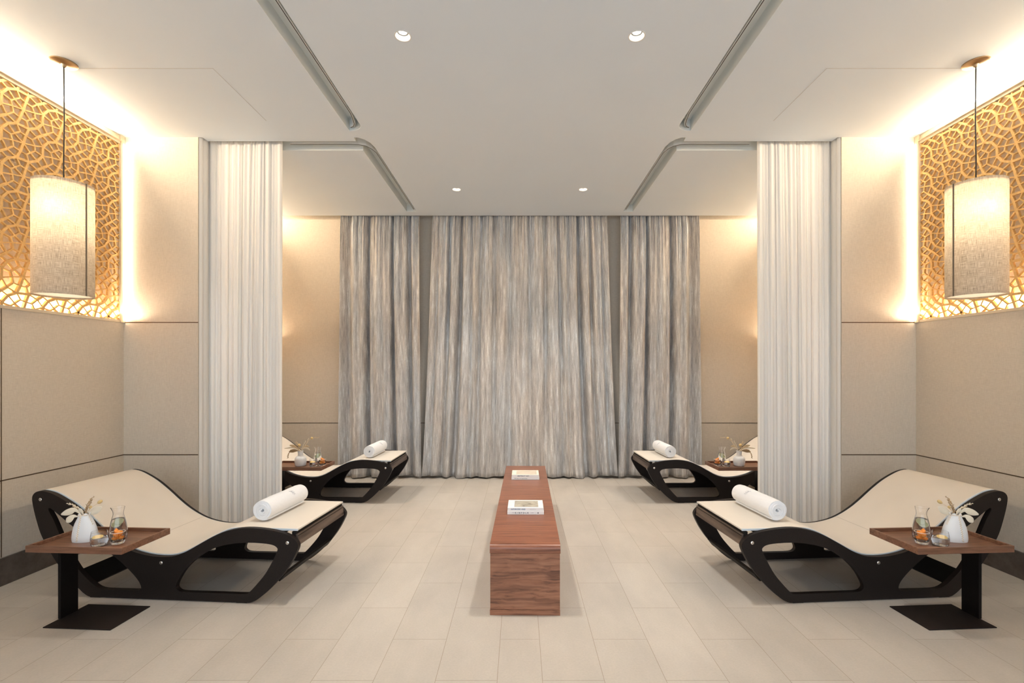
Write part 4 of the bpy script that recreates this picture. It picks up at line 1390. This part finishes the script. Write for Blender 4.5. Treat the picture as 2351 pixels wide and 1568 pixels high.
leaf(bq, [(-0.012, 0.0, NT - 0.01), (-0.05, -0.004, NT + 0.030), (-0.085, -0.006, NT + 0.020), (-0.134, -0.006, NT + 0.004)], 0.036, M['straw_pale'])
leaf(bq, [(-0.018, -0.012, NT - 0.01), (-0.04, -0.026, NT + 0.000), (-0.062, -0.030, NT - 0.018), (-0.080, -0.030, NT - 0.034)], 0.034, M['straw_pale'])
leaf(bq, [(0.010, 0.008, NT), (0.030, 0.012, NT + 0.010), (0.060, 0.014, NT + 0.026), (0.088, 0.014, NT + 0.044)], 0.040, M['straw_pale'])
leaf(bq, [(0.0, -0.008, NT), (-0.004, -0.012, NT + 0.02), (-0.012, -0.014, NT + 0.032), (-0.020, -0.016, NT + 0.044)], 0.022, M['straw_pale'])
mirror(bq, 'small bouquet of dried grasses and leaves in the wedge vase, right foreground tray')

NB = 0.150
bf = thing('dried_bouquet', 'spreading bouquet of dried flowers in the bottle vase behind the left sheer', 'dried flowers', (-2.293, 5.055, TS), 0, 'dried bouquets in bottle vases')
tail(bf, [(0, 0, 0.04), (0.004, 0, NB), (0.06, 0, NB + 0.08), (0.112, 0, NB + 0.132)], (0.014, 0.012), M['tail_gold'], 4)
plume(bf, [(0.0, 0.004, 0.04), (0.012, 0.004, NB + 0.01), (0.10, 0.004, NB + 0.130), (0.196, 0.004, NB + 0.146)], M['straw'], 11, n_=26)
plume(bf, [(0.0, 0.0, 0.04), (0.006, 0, NB), (0.03, 0, NB + 0.06), (0.052, 0.0, NB + 0.108)], M['straw_pale'], 12)
plume(bf, [(0.0, 0.0, 0.04), (0.010, 0, NB), (0.055, 0, NB + 0.07), (0.090, 0.0, NB + 0.14)], M['straw_pale'], 13)
plume(bf, [(0.0, 0.0, 0.04), (-0.008, 0, NB), (-0.03, 0, NB + 0.05), (-0.056, 0.0, NB + 0.098)], M['straw'], 14)
plume(bf, [(0.0, 0.0, 0.04), (-0.004, 0.006, NB), (-0.025, 0.006, NB + 0.06), (-0.044, 0.006, NB + 0.104)], M['straw'], 15)
tail(bf, [(0, 0, 0.04), (-0.002, -0.004, NB), (-0.008, -0.004, NB + 0.03), (-0.010, -0.004, NB + 0.052)], (0.015, 0.016), M['tail_gold'], 7)
leaf(bf, [(0.004, -0.006, NB), (0.04, -0.012, NB + 0.034), (0.076, -0.014, NB + 0.034), (0.104, -0.014, NB + 0.014)], 0.016, M['straw_pale'])
leaf(bf, [(0.006, 0.004, NB + 0.005), (0.03, 0.004, NB + 0.04), (0.06, 0.004, NB + 0.055), (0.088, 0.004, NB + 0.050)], 0.020, M['straw'])
leaf(bf, [(-0.004, 0.0, NB), (-0.05, 0.0, NB + 0.030), (-0.10, 0.0, NB + 0.038), (-0.168, 0.0, NB + 0.030)], 0.012, M['straw_pale'])
leaf(bf, [(-0.004, -0.004, NB), (-0.04, -0.008, NB + 0.010), (-0.075, -0.01, NB + 0.008), (-0.112, -0.01, NB - 0.004)], 0.034, M['straw_brown'])
leaf(bf, [(-0.006, 0.006, NB), (-0.04, 0.010, NB + 0.030), (-0.075, 0.012, NB + 0.052), (-0.120, 0.012, NB + 0.062)], 0.030, M['straw'])
plume(bf, [(0.0, 0.0, 0.04), (-0.012, -0.006, NB), (-0.085, -0.012, NB + 0.015), (-0.118, -0.012, NB - 0.020), (-0.130, -0.012, NB - 0.066)], M['straw_brown'], 16, n_=44, grain=(0.007, 0.003))
mirror(bf, 'spreading bouquet of dried flowers in the bottle vase behind the right sheer')
